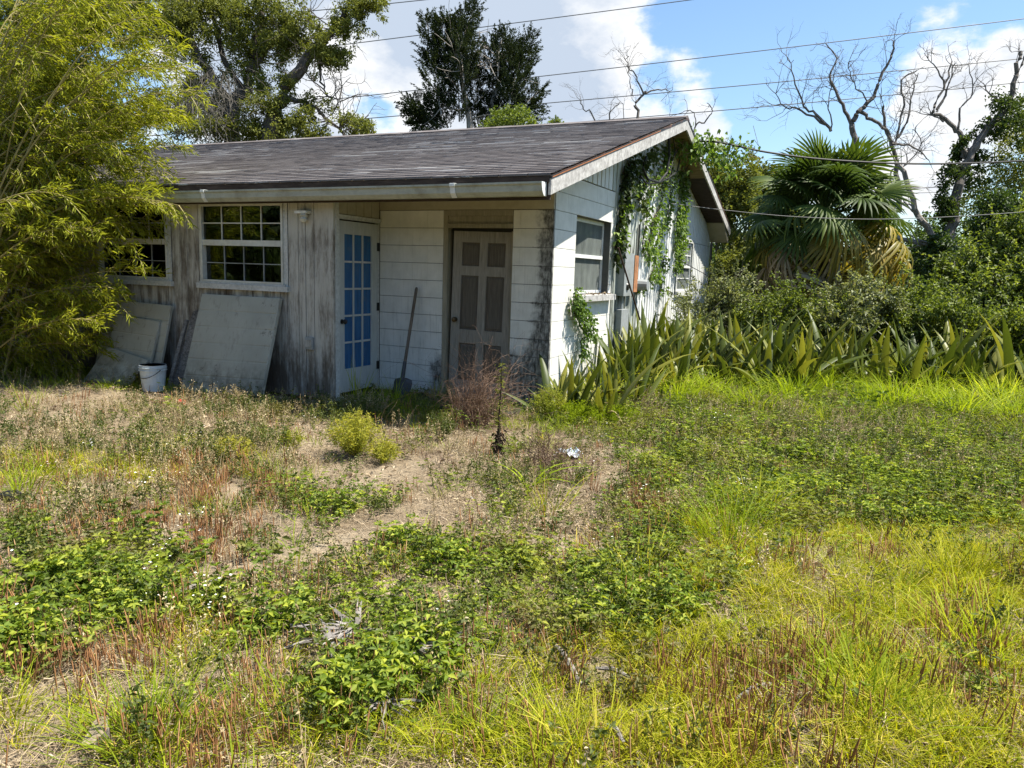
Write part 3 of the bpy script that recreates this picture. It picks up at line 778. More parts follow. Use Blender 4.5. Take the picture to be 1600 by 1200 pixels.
wp(0, sw, 0, DH, 0, T, 'stile', M['door_light']); wp(DW-sw, DW, 0, DH, 0, T, 'stile', M['door_light'])
for a, b in ((0, .22), (.66, .82), (1.45, 1.56), (1.83, DH)): wp(sw, DW-sw, a, b, .001, T, 'rail', M['door_light'])
for a, b in rows: wp((DW-ms)/2, (DW+ms)/2, a, b, .002, T, 'mullion', M['door_light'])
for a, b in rows:
    for p, q in pxs:
        mb = MB(); mb.box(p, q, .018, .03, a, b)
        # raised field
        u0, u1, v0, v1 = p+.03, q-.03, a+.035, b-.035
        v = [(p+.012, .0178, a+.012), (q-.012, .0178, a+.012), (q-.012, .0178, b-.012), (p+.012, .0178, b-.012), (u0, .008, v0), (u1, .008, v0), (u1, .008, v1), (u0, .008, v1)]
        mb.add(v, [(4, 5, 6, 7), (0, 1, 5, 4), (1, 2, 6, 5), (2, 3, 7, 6), (3, 0, 4, 7)])
        o = mb.build('door_panel', M['door_dark']); o.parent = wd
mb = MB(); c = np.array([.06, 0, .93]); prof = [(0, .028), (.006, .028), (.008, .011), (.03, .011), (.034, .024), (.048, .03), (.062, .024), (.067, .006)]
mb.tube([c-np.array([0, p, 0]) for p, _ in prof], [q for _, q in prof], 12); o = mb.build('door_knob', M['brass']); o.parent = wd

# --- roof
roofm = MB()
def slope_slab(y0, z0, y1, z1, th, xa, xb): roofm.prism([(y0, z0-.012), (y1, z1-.012), (y1, z1-th), (y0, z0-th)], 0, xa, xb)
slope_slab(EAVE[0]+.01, EAVE[1], RIDGE[0], RIDGE[1], .035, XL-.4, OV-.01); slope_slab(RIDGE[0], RIDGE[1], REAR[0]-.01, REAR[1], .035, XL-.4, OV-.01)
roof = hp(roofm, 'roof', M['soffit'])
def shingles():
    V, F, Rn = [], [], []; o = 0
    for (ya, za, yb, zb) in ((EAVE[0], EAVE[1], RIDGE[0], RIDGE[1]), (REAR[0], REAR[1], RIDGE[0], RIDGE[1])):
        ln = math.hypot(yb-ya, zb-za); d = np.array([0, (yb-ya)/ln, (zb-za)/ln]); nn = np.array([0, -d[2], d[1]]) if yb > ya else np.array([0, d[2], -d[1]])
        if nn[2] < 0: nn = -nn
        nrow = int(ln/.127); ex = ln/nrow
        for r_ in range(nrow):
            x = XL-.4-random.random()*.3
            while x < OV:
                w = random.choice((.3, .3, .3, .15, .22)); x0, x1 = max(x, XL-.4)+.0025, min(x+w, OV)-.0025; x += w
                if x1-x0 < .02: continue
                lift = random.choice((0, 0, 0, .001, .003)) + random.random()*.0015
                s0 = r_*ex-(random.random()*.006 if r_ else .012); s1 = (r_+1.25)*ex
                s1 = min(s1, ln)
                base = np.array([0, ya, za])
                a = base+d*s0+nn*(.009+lift); b = base+d*s1+nn*.0015; a2 = base+d*s0-nn*.009
                for p, X in ((a, x0), (a, x1), (b, x1), (b, x0), (a2, x0), (a2, x1)): V.append((X, p[1], p[2]))
                F += [(o, o+1, o+2, o+3), (o+4, o+5, o+1, o)]; rr = random.random()
                wn = mnoise.noise(Vector((x0*.42, r_*.17+3, 1.5))); wd_ = mnoise.noise(Vector((x0*1.1+r_*.35, r_*1.7, 7.5)))
                if wn > -.05 and wd_ > .35 and yb > ya: rr = 1.3+.7*random.random()
                Rn += [rr, rr]; o += 6
    me = np_mesh('shingles', np.array(V), np.array(F), np.array(Rn)); ob = link('shingle', me, M['roof'], roof); ob['kind'] = 'stuff'
shingles()
k = MB()
x = XL-.4
while x < OV-.02:
    x1 = min(x+.3, OV); a, b, c = (RIDGE[0]-.15, RIDGE[1]-.025), (RIDGE[0], RIDGE[1]+.02), (RIDGE[0]+.15, RIDGE[1]-.025)
    l = random.random()*.004; k.prism([a, (a[0], a[1]-.006), (c[0], c[1]-.006), c, (b[0], b[1]+.006+l)], 0, x+.002, x1); x = x1
o = hp(k, 'ridge_cap', M['roof'], roof)
# front fascia, gutter
mb = MB(); mb.box(XL-.4, OV-.02, EAVE[0]+.025, EAVE[0]+.05, 2.23, EAVE[1]-.035); hp(mb, 'fascia', M['dark_wood'], roof)
mb = MB(); mb.box(XL-.4, OV-.02, EAVE[0]-.004, EAVE[0]+.02, 2.385, EAVE[1]-.018); hp(mb, 'drip_strip', M['dark_wood'], roof)
gx = [XL-.35, -7, -5, -4.2, -2.5, -1.2, OV-.055]; gz = [2.372, 2.372, 2.371, 2.37, 2.373, 2.376, 2.384]
prof = [(EAVE[0]+.018, 0), (EAVE[0]+.018, -.125), (EAVE[0]-.045, -.125), (EAVE[0]-.082, -.085), (EAVE[0]-.088, -.03), (EAVE[0]-.105, -.018), (EAVE[0]-.105, 0), (EAVE[0]-.094, 0), (EAVE[0]-.094, -.014), (EAVE[0]-.078, -.03), (EAVE[0]-.073, -.08), (EAVE[0]-.04, -.116), (EAVE[0]+.008, -.116), (EAVE[0]+.008, 0)]
V = [(x, p[0], z+p[1]) for x, z in zip(gx, gz) for p in prof]; n = len(prof); F = []
for i in range(len(gx)-1):
    for j in range(n): F.append((i*n+j, i*n+(j+1) % n, (i+1)*n+(j+1) % n, (i+1)*n+j))
F += [tuple(range(n)), tuple(range((len(gx)-1)*n, len(gx)*n))[::-1]]
mb = MB(); mb.add(V, F); gut = hp(mb, 'gutter', M['gutter'], roof)
mb = MB(); mb.prism([(EAVE[0]+.017, 2.384), (EAVE[0]+.017, 2.26), (EAVE[0]-.045, 2.26), (EAVE[0]-.082, 2.30), (EAVE[0]-.105, 2.365), (EAVE[0]-.105, 2.384)], 0, OV-.0545, OV-.05); hp(mb, 'gutter_end', M['white_metal'], roof)
for xx in (-3.93, -.62):
    z = 2.372 if xx < -2 else 2.379
    mb = MB(); pr = [(EAVE[0]-.107, z+.003), (EAVE[0]-.107, z-.02), (EAVE[0]-.091, z-.034), (EAVE[0]-.084, z-.086), (EAVE[0]-.046, z-.128)]
    pr2 = [(a-.006, b-.002) for a, b in pr][::-1]
    mb.prism(pr+pr2, 0, xx, xx+.055); mb.box(xx, xx+.055, EAVE[0]-.108, EAVE[0]+.02, z+.0035, z+.007); hp(mb, 'gutter_joint', M['white_metal'], roof)
# rake boards
def rake(ya, za, yb, zb, name, x0, x1, d0, d1, mat, par):
    mb = MB(); mb.prism([(ya, za-d0), (yb, zb-d0), (yb, zb-d1), (ya, za-d1)], 0, x0, x1); return hp(mb, name, mat, par)
rake(EAVE[0]+.005, EAVE[1], RIDGE[0], RIDGE[1], 'rake_board', OV-.03, OV-.003, .04, .185, M['rake'], roof)
rake(RIDGE[0]+.001, RIDGE[1], REAR[0]-.01, REAR[1], 'rake_board', OV-.03, OV-.003, .04, .185, M['rake'], roof)
rake(EAVE[0]+.0, EAVE[1], RIDGE[0], RIDGE[1], 'drip_edge', OV-.025, OV+.004, .013, .0395, M['drip'], roof)
rake(RIDGE[0]+.001, RIDGE[1], REAR[0], REAR[1], 'drip_edge', OV-.025, OV+.004, .013, .0395, M['drip'], roof)
rake(EAVE[0]+.02, EAVE[1]+.006, RIDGE[0]-1.6, EAVE[1]+.006+(RIDGE[1]-EAVE[1])*(RIDGE[0]-1.6-EAVE[0]-.02)/(RIDGE[0]-EAVE[0]), 'drip_edge', OV+.0045, OV+.006, .024, .033, M['rust'], roof)
# soffit sheets under the gable overhang
rake(EAVE[0]+.06, roof_z(EAVE[0]+.06), RIDGE[0], RIDGE[1], 'soffit', .008, OV-.031, .15, .158, M['soffit'], roof)
rake(RIDGE[0], RIDGE[1], 6.2, roof_z(6.2), 'soffit', .008, OV-.031, .15, .158, M['soffit'], roof)
rake(6.21, roof_z(6.21), 8.4, roof_z(8.4), 'soffit', .008, OV-.031, .15, .158, M['dark_wood'], roof)
mb = MB(); mb.prism([(8.41, roof_z(8.41)-.04), (REAR[0]-.02, REAR[1]-.045), (REAR[0]-.02, REAR[1]-.32), (9.0, REAR[1]-.33), (8.41, roof_z(8.41)-.17)], 0, .012, OV-.032); hp(mb, 'boxed_eave', M['plywood'], roof)
# front soffit over the alcove
mb = MB(); mb.box(XL, OV-.031, EAVE[0]+.051, -.013, 2.4705, 2.478) if False else mb.box(XR+.02, -.001, EAVE[0]+.051, -.013, 2.455, 2.462)
hp(mb, 'alcove_soffit', M['plywood'])
# --- small fixtures on the house
lp = at_y(477, 337, YB)
mb = MB(); mb.box(lp[0]-.085, lp[0]+.085, YB-.085, YB-.003, 2.125, 2.155)
lamp = hp(mb, 'wall_lamp', M['white_metal'])
mb = MB(); mb.tube([(lp[0]+.02, YB-.045, 2.124), (lp[0]+.02, YB-.045, 2.10), (lp[0]+.02, YB-.05, 2.085)], [.035, .05, .035], 12); mb.tube([(lp[0]+.02, YB-.05, 2.084), (lp[0]+.025, YB-.055, 2.055), (lp[0]+.03, YB-.06, 2.03)], [.028, .045, .02], 12)
hp(mb, 'bulb', M['trim_clean'], lamp)
ob_ = at_y(485, 537, YB)
mb = MB(); mb.box(ob_[0]-.055, ob_[0]+.055, YB-.03, YB-.004, .60, .74); oc = hp(mb, 'outlet_cover', M['meter'])
mb = MB(); mb.box(ob_[0]-.04, ob_[0]+.04, YB-.04, YB-.0305, .63, .71); hp(mb, 'cover_flap', M['siding'], oc)
# electric meter box, rusty panel and pipes on the gable wall
ya, yb = 2.34, 2.78
mb = MB(); mb.box(.015, .12, ya, yb, 1.27, 1.86); mbx = hp(mb, 'meter_box', M['meter'])
mb = MB(); mb.tube([(.121, 2.5, 1.40), (.14, 2.5, 1.40)], [.055, .045], 14); hp(mb, 'meter_socket', M['black'], mbx)
mb = MB(); mb.box(.015, .11, 2.86, 3.04, 1.32, 1.84); hp(mb, 'rusty_panel', plain('orange_rusty_panel', (.42, .19, .09), .7, .2, dirt=(.16, .09, .05), dirt_amt=.8))
mb = MB(); mb.tube([(.06, 2.55, 1.87), (.06, 2.55, 2.8), (.06, 2.56, 3.2)], .03, 8); hp(mb, 'service_pipe', M['trim'])
mb = MB(); mb.tube([(.05, 2.5, .1), (.05, 2.5, 1.26)], .022, 8); mb.box(.015, .1, 2.36, 2.74, .55, 1.08); hp(mb, 'lower_box', M['meter'])
mb = MB(); mb.tube([(.05, 3.3, 1.42), (.2, 3.3, 1.42)], [.09, .075], 12); hp(mb, 'dryer_vent', M['meter'])
mb = MB(); mb.box(.03, .045, 3.22, 3.26, 1.7, 2.3); hp(mb, 'cable_strip', M['black'])
# loose cables drooping under the gable peak
for pts, r_ in (([(1045, 213), (1046, 245), (1042, 270), (1030, 285), (1012, 280), (1004, 262), (1010, 245)], .018), ([(1062, 250), (1058, 268), (1045, 278), (1028, 286), (1010, 287), (1001, 275)], .012),
                ([(1052, 216), (1055, 235), (1050, 256), (1046, 276)], .008), ([(1075, 236), (1076, 258), (1070, 268)], .006), ([(1075, 225), (1060, 232), (1052, 246)], .008)):
    P = [at_x(a, b, .19) for a, b in pts]; Q = []
    for i in range(len(P)-1):
        for t in (0, .5): Q.append(P[i]*(1-t)+P[i+1]*t)
    Q.append(P[-1]); mb = MB(); mb.tube(Q, r_, 6); hp(mb, 'service_cable', M['cable'])
mb = MB(); a = at_x(966, 387, .15); b = at_x(1000, 500, .35); mb.tube([a, b], .012, 6); hp(mb, 'leaning_rod', M['twig_dark'])
mb = MB(); mb.box(XL+.13, XR-.13, YB+.13, DEP-.13, 2.40, 2.43); mb.box(XR-.13, -.17, .17, DEP-.13, 2.40, 2.43); hp(mb, 'ceiling_board', M['backing'])
# interior floor slab
mb = MB(); mb.box(XL+.13, -.17, -.7, DEP-.13, .0, .06); hp(mb, 'floor_slab', M['backing'])
# dead leaves on the window sill
pts = np.stack([rng.uniform(-.05, .07, 26), rng.uniform(.95, 2.0, 26), np.full(26, W1[2]+.002)], 1); V, F, rr = leaves(pts, rand_dir(26)*[1, 1, .4], .05, .03, droop=.4)
o = leaf_obj('dry_leaves', [(V, F, rr)], M['litter']); tag(o, 'small heap of dry brown leaves on the side window sill', 'leaf litter', kind='stuff')
# ------------------------------------------------------------------ things by the wall
def quad_panel(name, TL, TR, BR, BL, th, mat, ribs, parent=None):
    """a leaning sheet with shallow horizontal grooves: strips between ribs slightly proud"""
    TL, TR, BR, BL = [np.array(p, float) for p in (TL, TR, BR, BL)]
    nn = np.cross(TR-TL, BL-TL); nn /= np.linalg.norm(nn)
    if nn[1] > 0: nn = -nn
    mb = MB(); n = ribs
    def P(u, v, w): a = TL*(1-u)+TR*u; b = BL*(1-u)+BR*u; return a*(1-v)+b*v+nn*w
    mb.add([P(0, 0, 0), P(1, 0, 0), P(1, 1, 0), P(0, 1, 0), P(0, 0, -th), P(1, 0, -th), P(1, 1, -th), P(0, 1, -th)], [(0, 1, 2, 3), (7, 6, 5, 4), (0, 4, 5, 1), (1, 5, 6, 2), (2, 6, 7, 3), (3, 7, 4, 0)])
    g = .004
    for i in range(n):
        a, b = i/n+g, (i+1)/n-g
        mb.add([P(0.002, a, .0005), P(.998, a, .0005), P(.998, b, .0005), P(0.002, b, .0005), P(.006, a+.006, .005), P(.994, a+.006, .005), P(.994, b-.006, .005), P(.006, b-.006, .005)], [(4, 5, 6, 7), (0, 1, 5, 4), (1, 2, 6, 5), (2, 3, 7, 6), (3, 0, 4, 7)])
    return mb.build(name, mat, parent)
o = quad_panel('garage_door_panel', at_y(316, 459, -.94), at_y(438, 466, -.94), at_y(408, 620, -1.32), at_y(282, 611, -1.32), .04, M['panel_beige'], 6)
tag(o, 'widest beige ribbed panel leaning on the wall under the uncovered window', 'panel', 'beige panels leaning on the wall')
zb = .03
o = quad_panel('garage_door_panel', (-5.92, -.96, 1.03), (-4.74, -.96, 1.0), (-4.76, -1.20, zb), (-5.94, -1.22, zb), .03, M['panel_beige'], 5)
tag(o, 'tallest rearmost beige panel of the stack leaning left of the white bucket', 'panel', 'beige panels leaning on the wall')
o = quad_panel('garage_door_panel', (-5.62, -1.06, .84), (-4.86, -1.04, .80), (-4.86, -1.30, zb), (-5.72, -1.32, zb), .03, M['panel_beige'], 4)
tag(o, 'middle beige panel with square corners in the stack left of the bucket', 'panel', 'beige panels leaning on the wall')
o = quad_panel('garage_door_panel', (-5.62, -1.22, .44), (-4.83, -1.26, .33), (-4.88, -1.52, zb), (-5.72, -1.50, zb), .02, M['panel_beige'], 2)
tag(o, 'short front beige panel lowest in the stack left of the bucket', 'panel', 'beige panels leaning on the wall')
# ragged gray plank
mb = MB()
P = [at_y(302, 486, -.93), at_y(313, 488, -.93), at_y(288, 612, -1.28), at_y(266, 610, -1.28)]
mb = MB(); n = 14; L_, R_ = [], []
for i in range(n+1):
    t = i/n; L_.append(P[0]*(1-t)+P[3]*t+np.array([random.uniform(-.012, .012), 0, 0])); R_.append(P[1]*(1-t)+P[2]*t+np.array([random.uniform(-.02, .02), 0, 0]))
V = []; nn = np.array([0, .03, 0])
for a, b in zip(L_, R_): V += [a, b, a+nn, b+nn]
F = []
for i in range(n):
    o_ = i*4; F += [(o_, o_+4, o_+5, o_+1), (o_+2, o_+3, o_+7, o_+6), (o_, o_+2, o_+6, o_+4), (o_+1, o_+5, o_+7, o_+3)]
F += [(0, 1, 3, 2), (n*4, n*4+2, n*4+3, n*4+1)]
mb.add(V, F); o = mb.build('plank', M['gray_plank']); tag(o, 'rotten gray plank leaning between the beige panels behind the bucket', 'plank')
mb = MB(); a = at_y(292, 500, -1.0); b = at_y(263, 610, -1.32)
mb.tube([a, b], [.028, .03], 4); o = mb.build('post', M['gray_plank']); tag(o, 'thin gray timber post leaning beside the rotten plank', 'post')
# bucket
bk = empty('bucket', (-4.46, -1.5, .0)); tag(bk, 'white plastic bucket standing by the wall between leaning panels', 'bucket')
mb = MB(); pr = [(.02, .115), (.02, .12), (.30, .148), (.33, .149), (.33, .143), (.30, .140), (.03, .112), (.03, .001)]
mb.tube([(0, 0, z) for z, _ in pr], [r_ for _, r_ in pr], 24, caps=False)
mb.build('body', M['bucket'], bk, smooth=False)
mb = MB()
for z in (.27, .30): mb.tube([(0, 0, z-.006), (0, 0, z-.005), (0, 0, z+.005), (0, 0, z+.006)], [.146, .156, .156, .147], 24, caps=False)
mb.build('rim', M['bucket'], bk)
mb = MB(); mb.tube([(-.156+.312*t/10*.0-.0, 0, 0) if False else (.156*math.cos(math.pi*t/10), -.02-.13*math.sin(math.pi*t/10), .28-.10*math.sin(math.pi*t/10)) for t in range(11)], .004, 5); mb.build('handle', M['black'], bk)
# shovel
top = at_y(651, 449, -.06); bot = at_y(629, 590, -.28)
sh = empty('shovel', tuple(bot)); tag(sh, 'long handled shovel leaning on the white block wall between the two doors', 'shovel')
d = top-bot; mb = MB(); mb.tube([d*0, d*.5, d*.98, d], [.019, .019, .018, .012], 8); mb.build('shaft', M['shaft'], sh)
mb = MB(); mb.tube([d*.18, d*0, d*-.03], [.022, .026, .03], 8)
mb.build('socket', M['steel'], sh)
mb = MB(); u = unit(d); s_ = np.array([1, .1, 0.]); nn = np.cross(u, s_); rows_ = [(0, .045), (.02, .11), (.06, .12), (.16, .115), (.22, .085), (.27, .02)]
V = []
for t, w in rows_:
    for q in (-1, -.5, 0, .5, 1): V.append(-u*t+s_*w*q+nn*(abs(q)**2*.03))
F = [(i*5+j, i*5+j+1, (i+1)*5+j+1, (i+1)*5+j) for i in range(len(rows_)-1) for j in range(4)]
m_ = len(V); V += [np.array(v)+nn*.004 for v in V]; F += [tuple(m_+q for q in f[::-1]) for f in F]
mb.add(V, F); mb.build('blade', M['steel'], sh)

# ------------------------------------------------------------------ wires
def wire(p, q, r_, sag, mat, label, name='power_line', cat='power line', group=None, n=28):
    p, q = np.array(p), np.array(q); P = []
    for i in range(n+1): t = i/n; v = p*(1-t)+q*t; P.append(v-np.array([0, 0, sag*4*t*(1-t)]))
    mb = MB(); mb.tube(P, r_, 5); o = mb.build(name, mat); tag(o, label, cat, group); return o
# overhead lines behind the trees: two photo points each give the line; carried on beyond the frame
def skyline(x1, y1, x2, y2, label, r_=.028, da=46, db=46, ext=.35, **k):
    a = at_d(x1, y1, da); b = at_d(x2, y2, db); e = b-a
    return wire(a-e*ext, b+e*ext, r_, .25, M['wire'], label, group='power lines crossing the sky', **k)
skyline(0, 130, 1045, 0, 'highest power line, leaving over the top edge above the cedars')
skyline(520, 151, 1600, 25, 'second power line from the top, crossing the blue sky at the right')
skyline(560, 182, 1600, 87, 'third power line from the top, passing over the dead tree')
skyline(860, 190, 1600, 124, 'fourth power line, just above the house ridge')
skyline(470, 12, 600, 0, 'short power line seen at the top edge over the oak', ext=2.0)
skyline(1380, 292, 1600, 276, 'upper of the low power lines behind the palm at the right', .03)
skyline(1380, 298, 1600, 288, 'lower of the low power lines behind the palm at the right', .02)
def thinw(pts, dep, r_, mat, label, cat='cable'):
    P = [at_d(x, y, d) for (x, y), d in zip(pts, dep)]; Q = []
    m = 8
    for i in range(len(P)-1):
        p0 = P[max(i-1, 0)]; p1 = P[i]; p2 = P[i+1]; p3 = P[min(i+2, len(P)-1)]
        for j in range(m):
            t = j/m; Q.append(.5*((2*p1)+(-p0+p2)*t+(2*p0-5*p1+4*p2-p3)*t*t+(-p0+3*p1-3*p2+p3)*t**3))
    Q.append(P[-1]); mb = MB(); mb.tube(Q, r_, 6); o = mb.build('cable', mat); tag(o, label, cat, 'cables running to the house'); return o
thinw([(1062, 222), (1120, 222), (1200, 238), (1300, 250), (1450, 256), (1620, 250), (1800, 235)], [12.2, 12, 12, 12, 12.2, 12.6, 13], .016, M['cable'], 'thick black service cable running from the gable peak to the right')
thinw([(1050, 318), (1130, 328), (1250, 339), (1400, 342), (1600, 331), (1800, 310)], [12, 12, 11.8, 11.8, 12, 12.2], .006, M['wire_pale'], 'thin pale wire sagging below the thick service cable in front of the palm')
thinw([(1000, 378), (1020, 383), (1060, 406), (1118, 437)], [11.5, 12, 13.5, 15.5], .007, M['cable'], 'short dark wire slanting down across the gable wall past the far window')
thinw([(985, 213), (1050, 205), (1064, 205)], [13, 12.3, 12.2], .006, M['cable'], 'thin wire stub on the rake board under the roof peak')

# ------------------------------------------------------------------ small things on the ground
def rock(name, c, s, mat, label, cat, seed, sub=10):
    r_ = np.random.default_rng(seed); mb = MB(); V = []; F = []
    nu, nv = sub, sub//2+1
    for i in range(nv+1):
        for j in range(nu):
            th = math.pi*i/nv; ph = 2*math.pi*j/nu; p = np.array([math.sin(th)*math.cos(ph), math.sin(th)*math.sin(ph), math.cos(th)])
            p = np.sign(p)*np.abs(p)**.75; k = 1+.22*mnoise.noise(Vector(p*1.7+seed)); V.append(p*k*np.array(s))
    for i in range(nv):
        for j in range(nu): F.append((i*nu+j, (i+1)*nu+j, (i+1)*nu+(j+1) % nu, i*nu+(j+1) % nu))
    mb.add(V, F); o = mb.build(name, mat, loc=c); tag(o, label, cat); return o
g = at_z(1262, 834); rock('stone', (g[0], g[1], gh(g[0], g[1])+.03), (.11, .08, .018), M['stone'], 'flat gray stone in the grass at the edge of the green weeds', 'stone', 3, 14)
g = at_z(240, 648); rock('clod', (g[0], g[1], .03), (.06, .05, .04), M['black'], 'small black clod on the dry ground in front of the bucket', 'clod', 4, 10)
g = at_z(17, 783); rock('clod', (g[0], g[1], .03), (.07, .06, .04), M['black'], 'dark lump on the bare soil at the left edge', 'clod', 5, 10)
# cut log end
g = at_z(165, 1165); lg = empty('cut_log', (g[0], g[1], gh(g[0], g[1])+.0)); tag(lg, 'short upright cut log half buried in grass at the lower left', 'log')
ang = [2*math.pi*i/18 for i in range(18)]; ra = [.036*(1+.12*math.sin(3*a+1)+.08*math.sin(5*a)) for a in ang]
mb = MB(); top = [(r_*math.cos(a)*.9, r_*math.sin(a)-.03, .06+.03*math.sin(a)) for a, r_ in zip(ang, ra)]; bt = [(r_*math.cos(a)*1.05, r_*math.sin(a)*1.1, -.05) for a, r_ in zip(ang, ra)]
mb.add(top+bt, [(i, (i+1) % 18, 18+(i+1) % 18, 18+i) for i in range(18)]); mb.build('bark', M['bark_pale'], lg); mb = MB(); mb.add([(x, y, z+.002) for x, y, z in top], [tuple(range(18))]); mb.build('cut_face', M['log_cut'], lg)
# crumpled white scrap
g = at_z(888, 716); n = 9; V = []; rs_ = np.random.default_rng(5)
for i in range(n):
    for j in range(n):
        u, v = i/(n-1)-.5, j/(n-1)-.5; V.append((u*.20+rs_.normal()*.008, v*.16+rs_.normal()*.008, .03+abs(rs_.normal())*.045*(1-abs(u)-abs(v)*.5)))
F = [(i*n+j, i*n+j+1, (i+1)*n+j+1, (i+1)*n+j) for i in range(n-1) for j in range(n-1)]
mb = MB(); mb.add(V, F); o = mb.build('plastic_scrap', M['white_trash'], loc=(g[0], g[1], gh(g[0], g[1]))); tag(o, 'crumpled white and blue plastic scrap beside the brown brush', 'litter')
g = at_z(280, 632); mb = MB(); mb.tube([(0, 0, .01), (.02, 0, .03), (.07, .01, .03)], [.03, .035, .028], 7); o = mb.build('red_scrap', M['red'], loc=(g[0], g[1], 0)); tag(o, 'small red scrap on the dry ground in front of the shaded wall', 'litter')
def stick(x1, y1, x2, y2, r_, label, mat='palm_dead', k=6, h=.03):
    a = at_z(x1, y1, h); b = at_z(x2, y2, h); mb = MB(); c = (a+b)/2+[0, 0, .015]; mb.tube([a, (a+c)/2+[.004, .003, 0], c, (b+c)/2, b], [r_*.7, r_, r_*1.1, r_, r_*.6], k)
    o = mb.build('stick', M['bark_pale']); tag(o, label, 'stick', 'dry sticks lying in the grass'); return o
stick(868, 1008, 908, 1070, .011, 'longest pale dry stick slanting in the grass right of the dead frond')
stick(930, 1044, 985, 1058, .008, 'short pale stick right of the longest stick')
stick(1150, 1092, 1205, 1068, .011, 'pale forked stick in the grass near the bottom right of centre')
stick(950, 1132, 975, 1160, .008, 'small pale stick below the longest one near the bottom')
stick(255, 938, 345, 905, .012, 'gray stick lying in the weeds at the left')
stick(1100, 405+200, 1160, 412+200, .01, 'pale stick lying in front of the sword leaves')
# ------------------------------------------------------------------ trees and shrubs
def blob_points(c, rad, n, r, clump=1.2, hollow=.35, seed=0, thr=-.02):
    """points in an ellipsoid, thinned by 3-D noise so that the outline is uneven and gaps remain"""
    P = []; c = np.array(c); rad = np.array(rad); k = 0
    need = n
    while need > 0 and k < 30:
        d = rand_dir(need*2, r)*(r.random((need*2, 1))**(1/2.2)); q = c+d*rad
        f = np.array([mnoise.noise(Vector((p*clump+seed*7.3).tolist()))*.7+mnoise.noise(Vector((p*clump*2.7+seed*3.1).tolist()))*.5 for p in q])
        ok = f > (thr+hollow*.45*np.linalg.norm(d, axis=1)**2)
        q = q[ok][:need]; P.append(q); need -= len(q); k += 1
    return np.concatenate(P)
def sprigs(P, out, r, m, L, W, spread=.6, step=.05):
    """each point becomes a twig tip with m leaves round it"""
    n = len(P); idx = np.repeat(np.arange(n), m); off = rand_dir(n*m, r)*step*r.random((n*m, 1))**.5
    D = unit(out[idx]*(1-spread)+rand_dir(n*m, r)*spread)
    return leaves(P[idx]+off, D, L*(.7+.6*r.random(n*m)), W*(.7+.5*r.random(n*m)), r, rnd=np.clip(np.repeat(r.random(n), m)*.6+r.random(n*m)*.4, 0, 1))
def pathd(pts, dep, n=4):
    if not hasattr(dep, '__len__'): dep = [dep]*len(pts)
    P = [at_d(x, y, d) for (x, y), d in zip(pts, dep)]; Q = []
    for i in range(len(P)-1):
        p0 = P[max(i-1, 0)]; p1 = P[i]; p2 = P[i+1]; p3 = P[min(i+2, len(P)-1)]
        for j in range(n):
            t = j/n; Q.append(.5*((2*p1)+(-p0+p2)*t+(2*p0-5*p1+4*p2-p3)*t*t+(-p0+3*p1-3*p2+p3)*t**3))
    Q.append(P[-1]); return Q
def limb(mb, pts, dep, r0, r1, k=7, jit=.0, n=4):
    Q = pathd(pts, dep, n); Q = [q+np.random.default_rng(int(abs(q[0])*1000)).normal(size=3)*jit for q in Q]
    mb.tube(Q, list(np.linspace(r0, r1, len(Q))), k); return Q
def twigs(mb, base, d, L, r0, depth, r, bend=.5, kids=(2, 3), k=4, tips=None, up=.1):
    """recursive crooked dead twig"""
    P = [np.array(base)]; d = unit(np.array(d, float)); seg = 5
    for i in range(seg):
        d = unit(d+r.normal(size=3)*bend*.35+np.array([0, 0, up*.25])); P.append(P[-1]+d*L/seg)
    mb.tube(P, list(np.linspace(r0, r0*.45, seg+1)), k, caps=False)
    if tips is not None: tips.append(P[-1])
    if depth > 0:
        for _ in range(r.integers(kids[0], kids[1]+1)):
            i = r.integers(2, seg+1); dd = unit(d+rand_dir(1, r)[0]*.95)
            twigs(mb, P[i], dd, L*(.5+.3*r.random()), r0*.55, depth-1, r, bend, kids, k, tips, up)

# --- the big oak behind the roof
def tree(name, label, cat, limbs, blobs, leafmat, bark, L, W, per, m, seed, group=None, clump=.8, base=None, twig=0, hollow=.35, thr=-.02):
    r = np.random.default_rng(seed); mb = MB(); Qs = []
    for l in limbs: Qs.append(limb(mb, l[0], l[1], l[2]*.75, l[3]*.75, *l[4:]))
    b = base if base is not None else Qs[0][0]
    root = empty(name, (float(b[0]), float(b[1]), 0.0)); tag(root, label, cat, group)
    inv = Matrix.Translation((-root.location.x, -root.location.y, 0))
    for Q in Qs[:]:
        for _ in range(twig): i = r.integers(len(Q)//2, len(Q)); twigs(mb, Q[i], rand_dir(1, r)[0]+[0, 0, .3], .9, .018, 2, r)
    if limbs:
        o = mb.build('trunk', bark, root); o.matrix_parent_inverse = inv
    parts = []; 
    for i, (x, y, dep, rx, ry, dens) in enumerate(blobs):
        c = at_d(x, y, dep); s = dep/FPX; rad = np.array([rx*s, max(rx, ry)*s*.8, ry*s])*1.25
        n = int(per*dens*(rx*ry)/1000)
        P = blob_points(c, rad, n, r, clump, hollow, seed=seed+i*.37, thr=thr)
        out = unit((P-c)/rad+np.array([0, 0, .35]))
        parts.append(sprigs(P, out, r, m, L, W, .65, L*1.3))
    o = leaf_obj('crown', parts, leafmat, root); o.matrix_parent_inverse = inv
    return root
